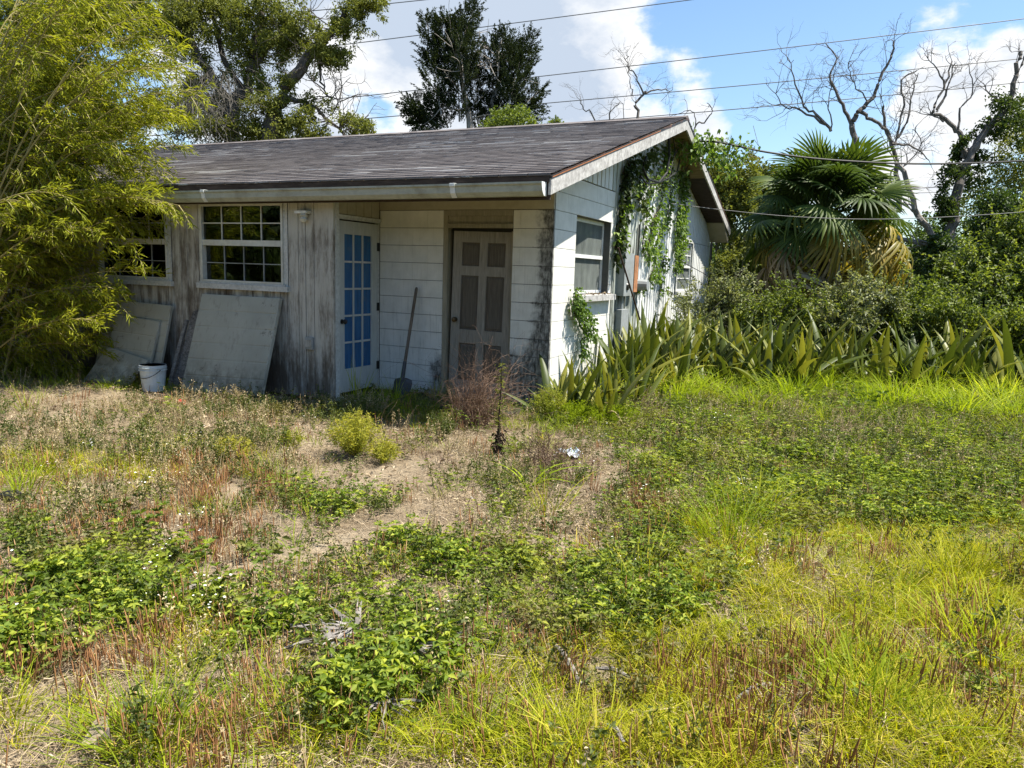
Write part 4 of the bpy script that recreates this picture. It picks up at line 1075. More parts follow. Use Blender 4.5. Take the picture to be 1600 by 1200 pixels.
oak_l = [([(355, 330), (363, 177), (384, 140), (396, 107), (400, 74), (408, 30), (400, -20)], 21, .30, .10, 7, .03),
         ([(410, 330), (425, 194), (441, 153), (470, 103), (500, 70), (524, 45), (545, 10)], 20, .32, .08, 7, .03),
         ([(441, 150), (470, 158), (492, 170), (515, 188), (540, 212)], 20, .10, .04, 6, .03), ([(505, 75), (498, 120), (512, 148), (530, 160)], 20, .05, .02, 5, .03),
         ([(363, 177), (330, 120), (300, 70), (290, 20), (296, -30)], 21, .2, .08, 6, .03), ([(384, 140), (352, 96), (340, 50), (324, 10), (318, -20)], 21.5, .12, .05, 6, .03),
         ([(396, 107), (425, 70), (452, 50), (470, 20)], 21, .10, .04, 6, .03), ([(300, 70), (250, 40), (215, 10)], 21.5, .12, .05, 6, .03)]
oak_b = [(290, 40, 21, 45, 55, 1), (240, 15, 21.5, 60, 40, 1), (345, 20, 21.5, 36, 45, 1), (400, 30, 21, 40, 55, 1), (450, 35, 20.5, 50, 45, 1.05), (395, 85, 21, 28, 50, .9), (360, 80, 21.5, 30, 45, .7),
         (440, 75, 20.5, 40, 26, .8), (505, 75, 20, 42, 28, 1.1), (500, 100, 20, 30, 20, 1), (560, 20, 20, 42, 30, 1.1), (545, 45, 20, 24, 16, .9), (450, 130, 20, 22, 20, 1), (415, 180, 20, 40, 38, .9), (405, 140, 20.5, 20, 22, .6),
         (470, 195, 20, 40, 22, 1), (500, 160, 20, 28, 14, .7), (545, 200, 20, 36, 18, 1), (575, 200, 20, 14, 14, .8), (300, 120, 21, 24, 40, .9), (320, 170, 21, 40, 40, .7), (265, 170, 21, 30, 35, .7), (225, 60, 21, 30, 50, .6), (340, 210, 20.5, 60, 24, .9), (440, 215, 20.5, 80, 16, 1)]
tree('oak_tree', 'large leafy oak with crooked vine wrapped limbs behind the roof', 'tree', oak_l, oak_b, M['oak'], M['bark'], .075, .042, 470, 6, 11, clump=1.9, twig=9, hollow=.45, thr=.06)
# gray tangle of dead vines hanging in the oak
r = np.random.default_rng(3); mb = MB()
for i in range(320):
    x = r.normal(325, 32); y = r.uniform(105, 170); p = at_d(x, y, 20.2+r.normal()*.5); Q = [p]; d = np.array([r.normal()*.3, 0, -1])
    for j in range(6): d = unit(d+r.normal(size=3)*.55+[0, 0, -.12]); Q.append(Q[-1]+d*.28)
    mb.tube(Q, .0055, 3, caps=False)
o = mb.build('dead_vine_tangle', M['gray_twig']); tag(o, 'gray tangle of dead vines hanging from the oak above the roof', 'vines', kind='stuff')
tree('broadleaf_tree', 'dark leafy tree at the top left behind the bamboo', 'tree', [([(60, 500), (70, 200), (90, 40), (100, -60)], 24, .3, .12, 7, .03)],
     [(30, 20, 24, 50, 40, 1), (100, 20, 24, 50, 45, 1), (150, 50, 24, 45, 50, 1), (180, 10, 24, 40, 40, .9), (60, 90, 24, 70, 60, .8), (150, 150, 24, 50, 50, .7), (40, 200, 24, 80, 90, .7), (170, 230, 24, 80, 70, .8)], M['oak'], M['bark'], .11, .055, 330, 6, 12, clump=.8)

# --- the two cedars: plumes of upswept sprays
def cedar(label, trunkpts, spires, side, dep, seed):
    r = np.random.default_rng(seed); mb = MB(); Q = limb(mb, trunkpts, dep, .17, .04, 7, .02)
    root = empty('cedar_tree', (float(Q[0][0]), float(Q[0][1]), 0)); tag(root, label, 'tree', 'cedars behind the roof'); inv = Matrix.Translation((-root.location.x, -root.location.y, 0))
    parts = []
    for (x0, y0, x1, y1, w) in spires+side:
        a = at_d(x0, y0, dep+r.normal()*.6); b = at_d(x1, y1, dep+r.normal()*.4); ax = b-a; Ln = np.linalg.norm(ax); u = ax/Ln; wr = w*dep/FPX
        mb.tube([a, (a+b)/2+r.normal(size=3)*.05, b], [.04, .025, .01], 4, caps=False)
        # sub-plumes leaving the axis
        nk = int(Ln*wr*78)+22
        t = r.random(nk)**.9; prof = wr*(np.sin(np.pi*np.clip(t*.86+.10, 0, 1))**.7)
        dirs = unit(np.cross(rand_dir(nk, r), u)); C = a+ax*t[:, None]+dirs*(prof*r.random(nk)**.5)[:, None]
        m = 34; idx = np.repeat(np.arange(nk), m); du = unit(u[None]*.8+dirs*.7+rand_dir(nk, r)*.35+np.array([0, 0, .25]))
        s = r.random(nk*m); ln = (.30+.35*r.random(nk))[idx]; wd = .085*(1-.75*s)
        P = C[idx]+du[idx]*(s*ln)[:, None]+rand_dir(nk*m, r)*wd[:, None]
        D = unit(du[idx]+rand_dir(nk*m, r)*.6)
        rn = np.clip(np.repeat(r.random(nk), m)*.55+r.random(nk*m)*.45, 0, 1)
        parts.append(leaves(P, D, .11*(.7+.6*r.random(nk*m)), .035, r, fold=.3, rnd=rn))
    for _ in range(26): i = r.integers(len(Q)//3, len(Q)-2); twigs(mb, Q[i], rand_dir(1, r)[0]+[0, 0, .4], 1.3, .03, 1, r, .35)
    o = mb.build('trunk', M['bark_pale'], root); o.matrix_parent_inverse = inv
    o = leaf_obj('crown', parts, M['cedar'], root); o.matrix_parent_inverse = inv
cedar('taller left cedar with several pointed tops behind the roof', [(742, 330), (736, 205), (726, 150), (718, 100), (712, 70)],
      [(682, 110, 666, 28, 13), (700, 100, 690, 28, 13), (715, 90, 712, 30, 14), (716, 80, 741, 10, 15), (700, 130, 680, 60, 16), (725, 130, 722, 50, 20), (690, 180, 672, 90, 20), (718, 190, 712, 110, 16), (735, 120, 738, 70, 10), (705, 60, 700, 36, 10)],
      [(690, 200, 636, 160, 14), (680, 205, 650, 185, 14), (700, 200, 680, 150, 20), (670, 195, 640, 178, 12)], 30, 21)
cedar('shorter right cedar with ragged side plumes behind the roof', [(760, 330), (762, 210), (770, 160), (782, 110), (788, 80)],
      [(778, 120, 786, 54, 14), (800, 110, 832, 62, 14), (790, 130, 800, 66, 16), (770, 140, 768, 70, 12), (795, 160, 812, 95, 18), (780, 180, 778, 110, 20), (800, 150, 826, 85, 12)],
      [(800, 190, 842, 142, 13), (810, 200, 838, 165, 14), (770, 200, 760, 150, 14), (745, 160, 738, 110, 10), (790, 200, 800, 160, 20), (750, 205, 742, 165, 12)], 30.5, 22)
tree('shrub', 'pale green leafy top showing over the ridge in front of the cedars', 'shrub', [([(800, 330), (800, 200)], 24, .05, .03, 5)], [(795, 192, 24, 38, 20, 1), (770, 200, 24, 30, 12, 1), (852, 194, 24, 20, 8, .8)], M['shrub'], M['bark'], .10, .055, 520, 6, 31)

# --- bare dead trees
def deadtree(label, limbs, seed, dep, tw=12, tl=.9, td=3, bark='bark_dead', tr=.022, group='dead leafless trees', name='dead_tree', up=.15, frac=.35):
    r = np.random.default_rng(seed); mb = MB(); limbs = [(l[0], l[1], l[2]*.72, l[3]*.6)+tuple(l[4:]) for l in limbs]; Qs = [limb(mb, *l) for l in limbs]
    root = empty(name, (float(Qs[0][0][0]), float(Qs[0][0][1]), 0)); tag(root, label, 'tree', group); inv = Matrix.Translation((-root.location.x, -root.location.y, 0))
    o = mb.build('trunk', M[bark], root); o.matrix_parent_inverse = inv
    tm = MB()
    for Q in Qs:
        for _ in range(tw):
            i = r.integers(int(len(Q)*frac), len(Q)); d = unit(Q[min(i+1, len(Q)-1)]-Q[max(i-1, 0)]); twigs(tm, Q[i], unit(d*.6+rand_dir(1, r)[0]*.8+[0, 0, .2]), tl*(.5+.7*r.random()), tr, td, r, .7, up=up)
    o = tm.build('twigs', M[bark], root); o.matrix_parent_inverse = inv; o['kind'] = 'stuff'
    return root
deadtree('small bare twiggy tree behind the ridge right of the cedars', [([(1000, 330), (997, 185), (992, 165), (1005, 148), (1010, 142)], 26, .09, .05, 6, .02), ([(1005, 148), (995, 125), (982, 105), (978, 85)], 26, .05, .02, 5, .03), ([(1007, 146), (1028, 140), (1049, 143)], 26, .05, .02, 5, .02), ([(988, 150), (984, 120), (980, 95)], 26, .03, .012, 4, .03)], 41, 26, 5, .7, 2, tr=.009)
deadtree('low bare twigs just above the ridge, left of the small bare tree', [([(935, 330), (930, 190), (912, 170), (905, 155)], 26, .05, .02, 5, .02), ([(950, 330), (952, 190), (955, 175), (968, 160)], 26, .05, .02, 5, .02), ([(973, 330), (974, 188), (972, 160)], 26, .03, .012, 5, .02)], 42, 26, 5, .6, 2, tr=.008)
deadtree('thin crooked bare branch curling beside the gable peak', [([(1085, 330), (1085, 205), (1100, 192), (1111, 176), (1112, 168), (1104, 160)], 16, .03, .012, 5, .01), ([(1085, 200), (1087, 185), (1078, 172), (1060, 178), (1045, 183)], 16, .018, .008, 5, .01)], 43, 16, 3, .35, 1, tr=.006)
deadtree('largest bare dead tree rising behind the fan palm',
         [([(1345, 480), (1338, 260), (1331, 200), (1338, 180), (1352, 165), (1368, 145), (1376, 120), (1392, 92), (1398, 65)], 20, .13, .035, 7, .02),
          ([(1333, 195), (1316, 165), (1302, 135), (1296, 118), (1308, 90), (1290, 68)], 20, .07, .02, 6, .02),
          ([(1345, 175), (1362, 188), (1385, 202), (1398, 225), (1412, 165), (1408, 125), (1432, 112)], 20, .07, .025, 6, .02),
          ([(1405, 330), (1402, 270), (1396, 235), (1386, 205), (1378, 165)], 20, .10, .05, 6, .02), ([(1404, 215), (1420, 180), (1424, 150), (1434, 112)], 20, .05, .018, 5, .02),
          ([(1300, 205), (1275, 180), (1255, 165), (1240, 120), (1237, 95)], 20, .06, .016, 5, .02), ([(1290, 195), (1250, 172), (1228, 168), (1210, 140)], 20, .05, .014, 5, .02),
          ([(1357, 160), (1335, 130), (1325, 100)], 20, .03, .012, 5, .02), ([(1300, 200), (1295, 160), (1300, 130)], 20, .03, .012, 5, .02), ([(1395, 225), (1430, 230), (1450, 252)], 20, .05, .02, 5, .02),
          ([(1385, 310), (1395, 265), (1410, 262), (1440, 225), (1425, 200)], 20, .04, .015, 5, .02)], 44, 20, 9, .7, 2, tr=.010)
deadtree('pale leaning dead trunk right of the palm', [([(1475, 400), (1455, 365), (1430, 325), (1412, 270), (1400, 255)], 18, .12, .08, 7, .02), ([(1480, 390), (1440, 380), (1400, 372)], 17.5, .11, .08, 7, .02)], 45, 18, 3, .7, 2, 'bark_pale')
r_ = deadtree('tall forked dead tree with bare upper limbs at the right',
         [([(1484, 480), (1486, 380), (1490, 320), (1506, 265), (1530, 220), (1560, 185), (1580, 150), (1588, 110), (1592, 80)], 17, .19, .06, 9, .03),
          ([(1508, 245), (1502, 215), (1490, 200), (1465, 180), (1458, 170), (1478, 130), (1488, 95)], 17, .09, .025, 6, .02), ([(1463, 176), (1480, 140), (1492, 100)], 17, .05, .02, 6, .02),
          ([(1475, 190), (1462, 182), (1437, 178)], 17, .03, .012, 5, .01), ([(1498, 205), (1500, 170), (1520, 145), (1515, 105)], 17, .04, .015, 5, .01), ([(1476, 130), (1462, 105), (1450, 92)], 17, .03, .012, 5, .01),
          ([(1588, 120), (1606, 80), (1640, 40)], 17, .05, .02, 6, .02), ([(1565, 160), (1545, 145), (1535, 130)], 17, .035, .012, 5, .01)], 46, 17, 5, .5, 2, tr=.009)
# vines clothing the forked tree
tree('tree_vine', 'leafy vine clothing the trunk of the forked dead tree at the right', 'vine', [], [(1512, 240, 17, 18, 28, .9), (1495, 290, 17, 24, 32, .8), (1548, 205, 17, 20, 18, .7), (1570, 165, 17, 18, 28, .6), (1488, 330, 17, 22, 30, .7), (1585, 225, 17.3, 26, 36, .35), (1600, 160, 17.3, 18, 30, .5), (1490, 220, 17, 18, 24, .6), (1530, 270, 17.4, 26, 30, .4)],
     M['ivy_tree'], M['bark'], .085, .05, 380, 5, 47, base=at_d(1490, 320, 17), clump=1.3)
tree('broadleaf_tree', 'gray green tree partly out of frame at the right edge behind the bushes', 'tree', [([(1640, 480), (1625, 300), (1600, 200)], 24, .2, .06, 6, .03)], [(1590, 270, 24, 50, 50, .7), (1640, 220, 24, 60, 70, .7), (1540, 330, 24, 50, 40, .7), (1640, 320, 24, 70, 60, .8)], M['oak'], M['bark'], .11, .05, 300, 5, 48)

# --- background green masses
def bush(name, label, blobs, mat, L, W, per, m, seed, group=None, cat='shrub', clump=1.1, limbs=None, bark='bark'):
    if limbs is None:
        b = blobs[0]; c = at_d(b[0], b[1], b[2]); limbs = []
    root = tree(name, label, cat, limbs, blobs, M[mat], M[bark], L, W, per, m, seed, group, clump, base=at_d(*blobs[0][:3]))
    return root
def stems(root, blobs, seed, n=14, r0=.02):
    r = np.random.default_rng(seed); mb = MB()
    for (x, y, dep, rx, ry, dn) in blobs:
        c = at_d(x, y, dep); s = dep/FPX
        for _ in range(n):
            t = c+r.normal(size=3)*[rx*s*.4, rx*s*.4, ry*s*.4]; b = np.array([c[0]+r.normal()*rx*s*.2, c[1]+r.normal()*.2, 0])
            mid = (t+b)/2+r.normal(size=3)*.08; mb.tube([b, mid, t], [r0, r0*.7, r0*.35], 4, caps=False)
    o = mb.build('stems', M['bark'], root); o.matrix_parent_inverse = Matrix.Translation((-root.location.x, -root.location.y, 0)); o['kind'] = 'stuff'
BG = [('dense_tree', 'dark green tree behind the left side of the fan palm beside the roof corner', [(1125, 290, 19, 24, 50, .8), (1150, 330, 19, 40, 70, 1), (1185, 290, 20, 40, 46, .8), (1230, 330, 20, 50, 70, .9), (1180, 410, 18, 60, 60, .9)], 'oak', .11, .06, 420, 5, 51),
      ('dense_tree', 'dark green tree low behind the right side of the palm', [(1330, 390, 19, 70, 60, .9), (1400, 405, 19, 60, 50, .9), (1460, 385, 20, 46, 44, .7)], 'shrub_dark', .10, .055, 400, 5, 52),
      ('dense_tree', 'rounded dark tree behind the right hand bushes', [(1545, 360, 18, 52, 50, 1), (1600, 370, 18, 50, 70, 1), (1480, 415, 17, 46, 40, 1)], 'shrub_dark', .10, .055, 480, 5, 53)]
for a in BG: rt = bush(*a, group='background trees'); stems(rt, a[2], a[-1], 4, .05)
SH = [('bush', 'tall bright bush at the right edge below the forked tree', [(1590, 395, 13.5, 50, 56, 1), (1520, 435, 13.5, 46, 44, 1), (1620, 470, 13, 60, 70, 1), (1540, 480, 13, 70, 50, 1)], 'shrub', .075, .04, 600, 5, 61),
      ('bush', 'bushy green shrub behind the sword leaves right of the palm base', [(1450, 490, 12.5, 50, 38, 1), (1395, 505, 12.5, 46, 32, 1), (1490, 515, 12, 60, 44, 1)], 'shrub', .06, .035, 640, 5, 62),
      ('bush', 'pale leaved loose shrub between the house wall and the palm', [(1110, 480, 12.5, 44, 36, 1), (1150, 470, 12.5, 34, 40, .9), (1085, 520, 12, 34, 20, .9)], 'shrub_pale', .05, .028, 620, 5, 63),
      ('bush', 'middle green shrub in front of the fan palm trunk', [(1225, 490, 12.3, 40, 28, 1), (1275, 500, 12.2, 46, 24, 1), (1190, 505, 12, 40, 26, .9)], 'shrub', .055, .03, 640, 5, 64),
      ('bush', 'yellow green shrub below the yellow palm leaves', [(1325, 485, 12.3, 38, 28, 1), (1365, 478, 12.3, 34, 30, 1), (1310, 505, 12, 44, 26, .9)], 'shrub_pale', .06, .034, 560, 5, 65),
      ('bush', 'dark bush at the right edge behind the tall grass', [(1580, 540, 11.6, 60, 44, 1), (1520, 550, 11.6, 50, 34, .9), (1630, 530, 11, 50, 60, 1)], 'shrub', .06, .034, 600, 5, 66)]
def shoots(root, blobs, mat, L, W, seed, n=34):
    r = np.random.default_rng(seed+900); parts = []; mb = MB(); inv = Matrix.Translation((-root.location.x, -root.location.y, 0))
    for (x, y, dep, rx, ry, dn) in blobs:
        c = at_d(x, y, dep); s = dep/FPX; rad = np.array([rx*s, max(rx, ry)*s*.8, ry*s])
        for _ in range(n):
            d = unit(r.normal(size=3)+[0, -.4, .7]); p = c+d*rad*(.55+.4*r.random()); dd = unit(d+rand_dir(1, r)[0]*.6+[0, 0, .5]); Ln = .25+.5*r.random(); e = p+dd*Ln+[0, 0, -.12*Ln]; q = (p+e)/2+[0, 0, .05]
            mb.tube([p, q, e], [.006, .004, .002], 3, caps=False); m = int(Ln*46); t = r.random(m); C = p*((1-t)**2)[:, None]+2*q*(t*(1-t))[:, None]+e*(t*t)[:, None]
            parts.append(leaves(C, unit(dd*.5+rand_dir(m, r)*.8), L*(.7+.6*r.random(m)), W*(.7+.5*r.random(m)), r, rnd=np.clip(.25+.75*r.random(m), 0, 1)))
    o = mb.build('twigs', M['bark'], root); o.matrix_parent_inverse = inv; o['kind'] = 'stuff'
    o = leaf_obj('shoot_leaves', parts, M[mat], root); o.matrix_parent_inverse = inv; o['kind'] = 'stuff'
for a in SH: rt = bush(*a, group='shrubs behind the sword leaves', clump=2.6); stems(rt, a[2], a[-1], 12, .014); shoots(rt, a[2], a[3], a[4], a[5], a[-1])
# low dark undergrowth that closes the view under the palm
r = np.random.default_rng(70); n = 26000
x = r.uniform(.6, 13, n); y = r.uniform(9.5, 15, n); P = np.stack([x, y, r.random(n)**1.5*1.7], 1)
f = np.array([mnoise.noise(Vector((p*.9).tolist())) for p in P]); P = P[f > -.12]
V, F, rr = leaves(P, rand_dir(len(P), r)+[0, -.2, .5], .12, .06, r); o = leaf_obj('undergrowth', [(V, F, rr)], M['shrub_dark']); tag(o, 'dark undergrowth beneath the palm and the trees', 'undergrowth', kind='stuff')
# treeline farther off, all round the lot
r = np.random.default_rng(71); parts = []
for i in range(130):
    a = -1.15+2.5*i/59 if i < 60 else 1.45+3.75*(i-60)/69; d = r.uniform(34, 46) if i < 60 else r.uniform(15, 20); c = np.array([3+d*math.sin(a), -7+d*math.cos(a), r.uniform(.8, 1.8) if i < 60 else r.uniform(1.8, 4.5)]); rad = np.array([r.uniform(2.5, 4), r.uniform(2, 3), r.uniform(1.6, 2.7)])
    P = blob_points(c, rad, 420, r, .6, .3, i); P = P[P[:, 2] > 0]; parts.append(sprigs(P, unit(P-c+[0, 0, .5]), r, 4, .34, .20, .6, .35))
o = leaf_obj('treeline', parts, M['shrub_dark']); tag(o, 'distant low line of trees and scrub', 'treeline', kind='stuff')

# ------------------------------------------------------------------ fan palm
def fan_mesh(seed, R_=.95, nseg=30, droop=.25, spread=2.6, fold=.3, torn=0.):
    r = np.random.default_rng(seed); V, F, Rn = [], [], []; o = 0
    for i in range(nseg):
        if r.random() < torn: continue
        t = (i+.5)/nseg*2-1; a = t*spread/1.0*.62*1.6; L = R_*(1-.28*abs(t)**2)*(.92+.12*r.random())
        d = np.array([math.cos(a), math.sin(a), -fold*abs(t)]); d /= np.linalg.norm(d); s = np.array([-math.sin(a), math.cos(a), 0]); w = R_*1.0*(spread*1.0/nseg)*.95
        dr = droop*(.5+r.random()); rows = []
        for k, (u, ww) in enumerate(((.06, .12), (.38, .7), (.62, 1.), (.85, .5), (1.0, .05))):
            c = d*L*u+np.array([0, 0, -1])*L*dr*max(0, u-.35)**2*2.2; b = w*ww*.5
            rows.append([c-s*b, c+np.array([0, 0, b*.7]), c+s*b])
        for q in rows: V += q
        for k in range(4):
            for e in (0, 1): F.append((o+k*3+e, o+k*3+e+1, o+k*3+e+4, o+k*3+e+3)); Rn.append(0)
        rv = r.random(); Rn[-8:] = [rv]*8; o += 15
    return np.array(V), np.array(F), np.array(Rn)
palm_c = at_d(1288, 340, 15.2)
palm = empty('fan_palm', (float(palm_c[0]), float(palm_c[1]), 0)); tag(palm, 'full fan palm with yellowing lower leaves growing beside the far house corner', 'palm tree')
pc = Vector((0, 0, float(palm_c[2])))
mb = MB(); mb.tube([(0, 0, 0), (.03, .02, 1.0), (0, .02, 2.0), (0, 0, float(palm_c[2])-.15), (0, 0, float(palm_c[2])+.1)], [.2, .17, .17, .2, .12], 10); mb.build('trunk', M['bark'], palm)
variants = {}
for mk, kw in (('palm', dict(droop=.22)), ('palm_b', dict(droop=.45, fold=.5)), ('palm_old', dict(droop=.9, fold=.7, torn=.1)), ('palm_dead', dict(droop=1.2, fold=1.0, torn=.25))):
    mname = 'palm' if mk == 'palm_b' else mk
    for s in range(3):
        V, F, rr = fan_mesh(100+s+len(variants), **kw); me = np_mesh('frond_blade', V, F, rr); me.materials.append(M[mname]); variants[(mk, s)] = me
mb = MB(); mb.tube([(0, 0, 0), (.5, 0, .03), (1, 0, 0)], [.022, .014, .011], 5); stalkm = mb.mesh('petiole'); stalkm.materials.append(M['palm'])
r = np.random.default_rng(8)
camdir = Vector(CAMPOS-palm_c).normalized(); camdir.z = 0; camdir.normalize(); right = Vector((-camdir.y, camdir.x, 0))
specs = []
nfr = 74
for i in range(nfr):
    t = (i+.5)/nfr; el = 78-118*t**.95; az = i*2.39996+r.normal()*.25
    specs.append((az, el+r.normal()*5, (.85+.75*r.random())*(.8+.3*t), t))
for (az, el, pl, t) in specs:
    e = R(el); d = Vector((math.cos(az)*math.cos(e), math.sin(az)*math.cos(e), math.sin(e)))
    mk = 'palm' if t < .5 else ('palm_b' if t < .82 else ('palm_old' if r.random() < .45 else 'palm_dead'))
    if .6 < t < .9 and d.dot(right) > .1 and r.random() < .8: mk = 'palm_old'
    fo = bpy.data.objects.new('frond', variants[(mk, int(r.integers(3)))]); COL.objects.link(fo); fo.parent = palm
    base = pc+Vector((0, 0, (1-t)*.25-.1)); endp = base+d*pl+Vector((0, 0, -.12*pl))
    # the blade's plane: normal leans up and outward
    xa = (d+Vector((0, 0, -.35-.5*t))).normalized(); zax = Vector((0, 0, .7))+d*(.55+.6*t)
    ya = zax.cross(xa).normalized(); za = xa.cross(ya).normalized()
    roll = r.normal()*.55; ya, za = ya*math.cos(roll)+za*math.sin(roll), za*math.cos(roll)-ya*math.sin(roll)
    m3 = Matrix((xa, ya, za)).transposed(); fo.matrix_local = Matrix.Translation(endp) @ m3.to_4x4() @ Matrix.Scale(.68+.2*r.random(), 4)
    po = bpy.data.objects.new('petiole', stalkm); COL.objects.link(po); po.parent = palm
    v = endp-base; q = v.to_track_quat('X', 'Z'); po.matrix_local = Matrix.Translation(base) @ q.to_matrix().to_4x4() @ Matrix.Diagonal((v.length, 1, 1, 1))

# ------------------------------------------------------------------ bamboo on the left
def bamboo():
    r = np.random.default_rng(9); root = empty('bamboo', (-8.2, -2.2, 0)); tag(root, 'big yellow green bamboo clump arching over the left end of the house', 'bamboo')
    inv = Matrix.Translation((8.2, 2.2, 0)); parts = []
    tips = [(300, 150), (285, 110), (262, 60), (240, 30), (215, 5), (180, -20), (120, -30), (60, -30), (0, -30), (292, 190), (280, 230), (262, 270), (270, 320), (255, 300), (210, 385), (214, 425), (180, 470), (160, 465), (150, 500), (110, 565), (60, 590),
            (250, 200), (230, 150), (200, 100), (150, 60), (100, 30), (240, 250), (220, 310), (190, 350), (160, 300), (130, 250), (150, 410), (50, 300), (60, 400), (100, 200), (20, 500), (120, 350), (190, 200), (80, 120), (170, 140), (20, 60), (40, 190), (10, 240), (-30, 330),
            (150, 540), (255, 348), (225, 265), (205, 225), (130, 130), (245, 110), (90, 60), (160, 10), (200, 60), (60, 250), (110, 300), (70, 350), (90, 410), (30, 120), (225, 180), (265, 175)]
    twm = MB()
    for ti, (tx, ty) in enumerate(tips):
        for rep in range(2):
            dx, dy = (0, 0) if rep == 0 else (r.normal()*22-16, r.normal()*22)
            dt = 9.0+r.normal()*.5+(.5 if tx < 120 else 0)
            tip = at_d(tx+dx, ty+dy, dt); b = np.array([-8.3+r.normal()*.7, -2.1+r.normal()*.45, 0.0]); b = at_d(-90+r.normal()*40, 600, 9.4)+r.normal(size=3)*.25; b[2] = 0
            ctrl = b*.45+tip*.55; ctrl[2] = max(tip[2]*.95, .5)+ .16*np.linalg.norm(tip[:2]-b[:2])*(1 if ty < 400 else .3); ctrl[:2] = b[:2]*.55+tip[:2]*.45
            Q = [b*(1-t)**2+2*ctrl*t*(1-t)+tip*t*t for t in np.linspace(0, 1, 15)]
            mb = MB(); mb.tube(Q, list(np.linspace(.016, .003, 15)), 5, caps=False)
            o = mb.build('culm', M['culm'], root); o.matrix_parent_inverse = inv
            # side twigs with leaf fans
            for k in range(24):
                t = .34+.66*(k+r.random())/24; p = b*(1-t)**2+2*ctrl*t*(1-t)+tip*t*t; u = unit(tip-ctrl)
                dd = unit(u*1.0+rand_dir(1, r)[0]*.75); Ln = (.20+.36*r.random())*(1.15-t*.5); e = p+dd*Ln+[0, 0, -.05*Ln]
                twm.tube([p, (p+e)/2+[0, 0, .02], e], [.005, .004, .002], 3, caps=False)
                nl = r.integers(18, 27); s = r.random(nl)**.7; PP = p+(e-p)*s[:, None]+rand_dir(nl, r)*.035
                D = unit(dd*.9+rand_dir(nl, r)*.8+np.array([0, 0, -.12]))
                parts.append(leaves(PP, D, .05+.085*r.random(nl), .010+.006*r.random(nl), r, fold=.15, droop=.15, rnd=np.clip(r.random()*.6+r.random(nl)*.5-.05, 0, 1)))
    o = twm.build('twigs', M['culm'], root); o.matrix_parent_inverse = inv; o['kind'] = 'stuff'
    o = leaf_obj('foliage', parts, M['bamboo'], root); o.matrix_parent_inverse = inv; o['kind'] = 'stuff'
bamboo()

# ------------------------------------------------------------------ sword leaf plants
def sword_leaf(seed, L, W, twist, bend, curl):
    r = np.random.default_rng(seed); V = []; n = 7
    for i in range(n+1):
        t = i/n; w = W*(.45+.75*math.sin(math.pi*min(1, t*1.05+.08))**.8)*(1 if t < .8 else max(0.02, (1-t)/.2)**.6)
        a = twist*t; c = np.array([bend*L*t*t, 0, L*t-abs(bend)*L*.35*t**3]); s = np.array([math.sin(a)*.3, math.cos(a), 0]); nn = np.array([math.cos(a), -math.sin(a)*.3, 0])
        V += [c-s*w*.5+nn*w*curl, c, c+s*w*.5+nn*w*curl]
    F = [(i*3+e, i*3+e+1, i*3+e+4, i*3+e+3) for i in range(n) for e in (0, 1)]
    me = np_mesh('sword_leaf', np.array(V), np.array(F), np.full(len(F), r.random()), True); me.materials.append(M['sword']); return me
SL = [sword_leaf(200+i, .65+.55*random.random(), .054+.040*random.random(), random.uniform(-1.6, 1.6), random.choice((.03, .08, .15, .22, .35, .6)), random.uniform(.15, .5)) for i in range(20)]
M['sword_dead'] = leaf_mat('dead_sword_leaf', (.10, .07, .035), (.24, .18, .09), (.40, .33, .18), .15, (1, 1, .9))
for i in range(4):
    me_ = sword_leaf(260+i, .55, .05, 2.0, 1.3, .5); me_.materials.clear(); me_.materials.append(M['sword_dead']); SL.append(me_)
def sword_plant(x, y, n, sc, label, group, seed, lean=None, up=True):
    r = np.random.default_rng(seed); root = empty('sword_plant', (x, y, float(gh(x, y)))); tag(root, label, 'plant', group)
    for i in range(n):
        o = bpy.data.objects.new('leaf', SL[int(r.integers(len(SL)))]); COL.objects.link(o); o.parent = root
        a = r.random()*6.283; tilt = abs(r.normal())*.24+.03+(.55 if r.random() < .10 else 0)
        if lean is not None and i < 2: a = lean[0]+i*.5; tilt = lean[1]
        o.location = (math.cos(a)*.07*r.random(), math.sin(a)*.07*r.random(), -.02); o.rotation_euler = (0, tilt, a) if up else (r.normal()*.1, tilt, a)
        s = sc*(.6+.5*r.random()); o.scale = (s, s, s)
    return root
r = np.random.default_rng(77); placed = []
# band from the house corner to the right edge; front edge and back edge in plan
k = 0
tries = 0
while len(placed) < 195 and tries < 5000:
    tries += 1
    px = 862+(1640-862)*r.random()**.9; fy = np.interp(px, [862, 920, 1000, 1120, 1300, 1640], [620, 622, 620, 620, 622, 628]); by = np.interp(px, [862, 920, 1000, 1120, 1300, 1640], [590, 582, 582, 584, 584, 588])
    g = at_z(px, fy+(by-fy)*r.random()**.8)
    if g[0] < .25: g[0] = .25+.3*r.random()
    if any((g[0]-a)**2+(g[1]-b)**2 < .13**2 for a, b in placed): continue
    placed.append((g[0], g[1])); nn = int(r.integers(6, 10))
    sc = np.interp(px, [862, 950, 1050, 1200, 1640], [1.3, 1.28, 1.2, 1.2, 1.25])
    if g[1] < 1.9 and g[0] < 1.5: where = 'against the gable wall near the front corner'
    placed[-1] = (g[0], g[1]); SP = globals().setdefault('SP', []); SP.append((px, fy, g, sword_plant(g[0], g[1], nn, sc, 'sword leaf clump inside the thick band right of the house, standing behind its front row', 'sword leaf plants right of the house', 300+k))); k += 1
ORD = 'first second third fourth fifth sixth seventh eighth ninth tenth eleventh twelfth thirteenth fourteenth fifteenth sixteenth seventeenth eighteenth nineteenth twentieth'.split()
fr = []
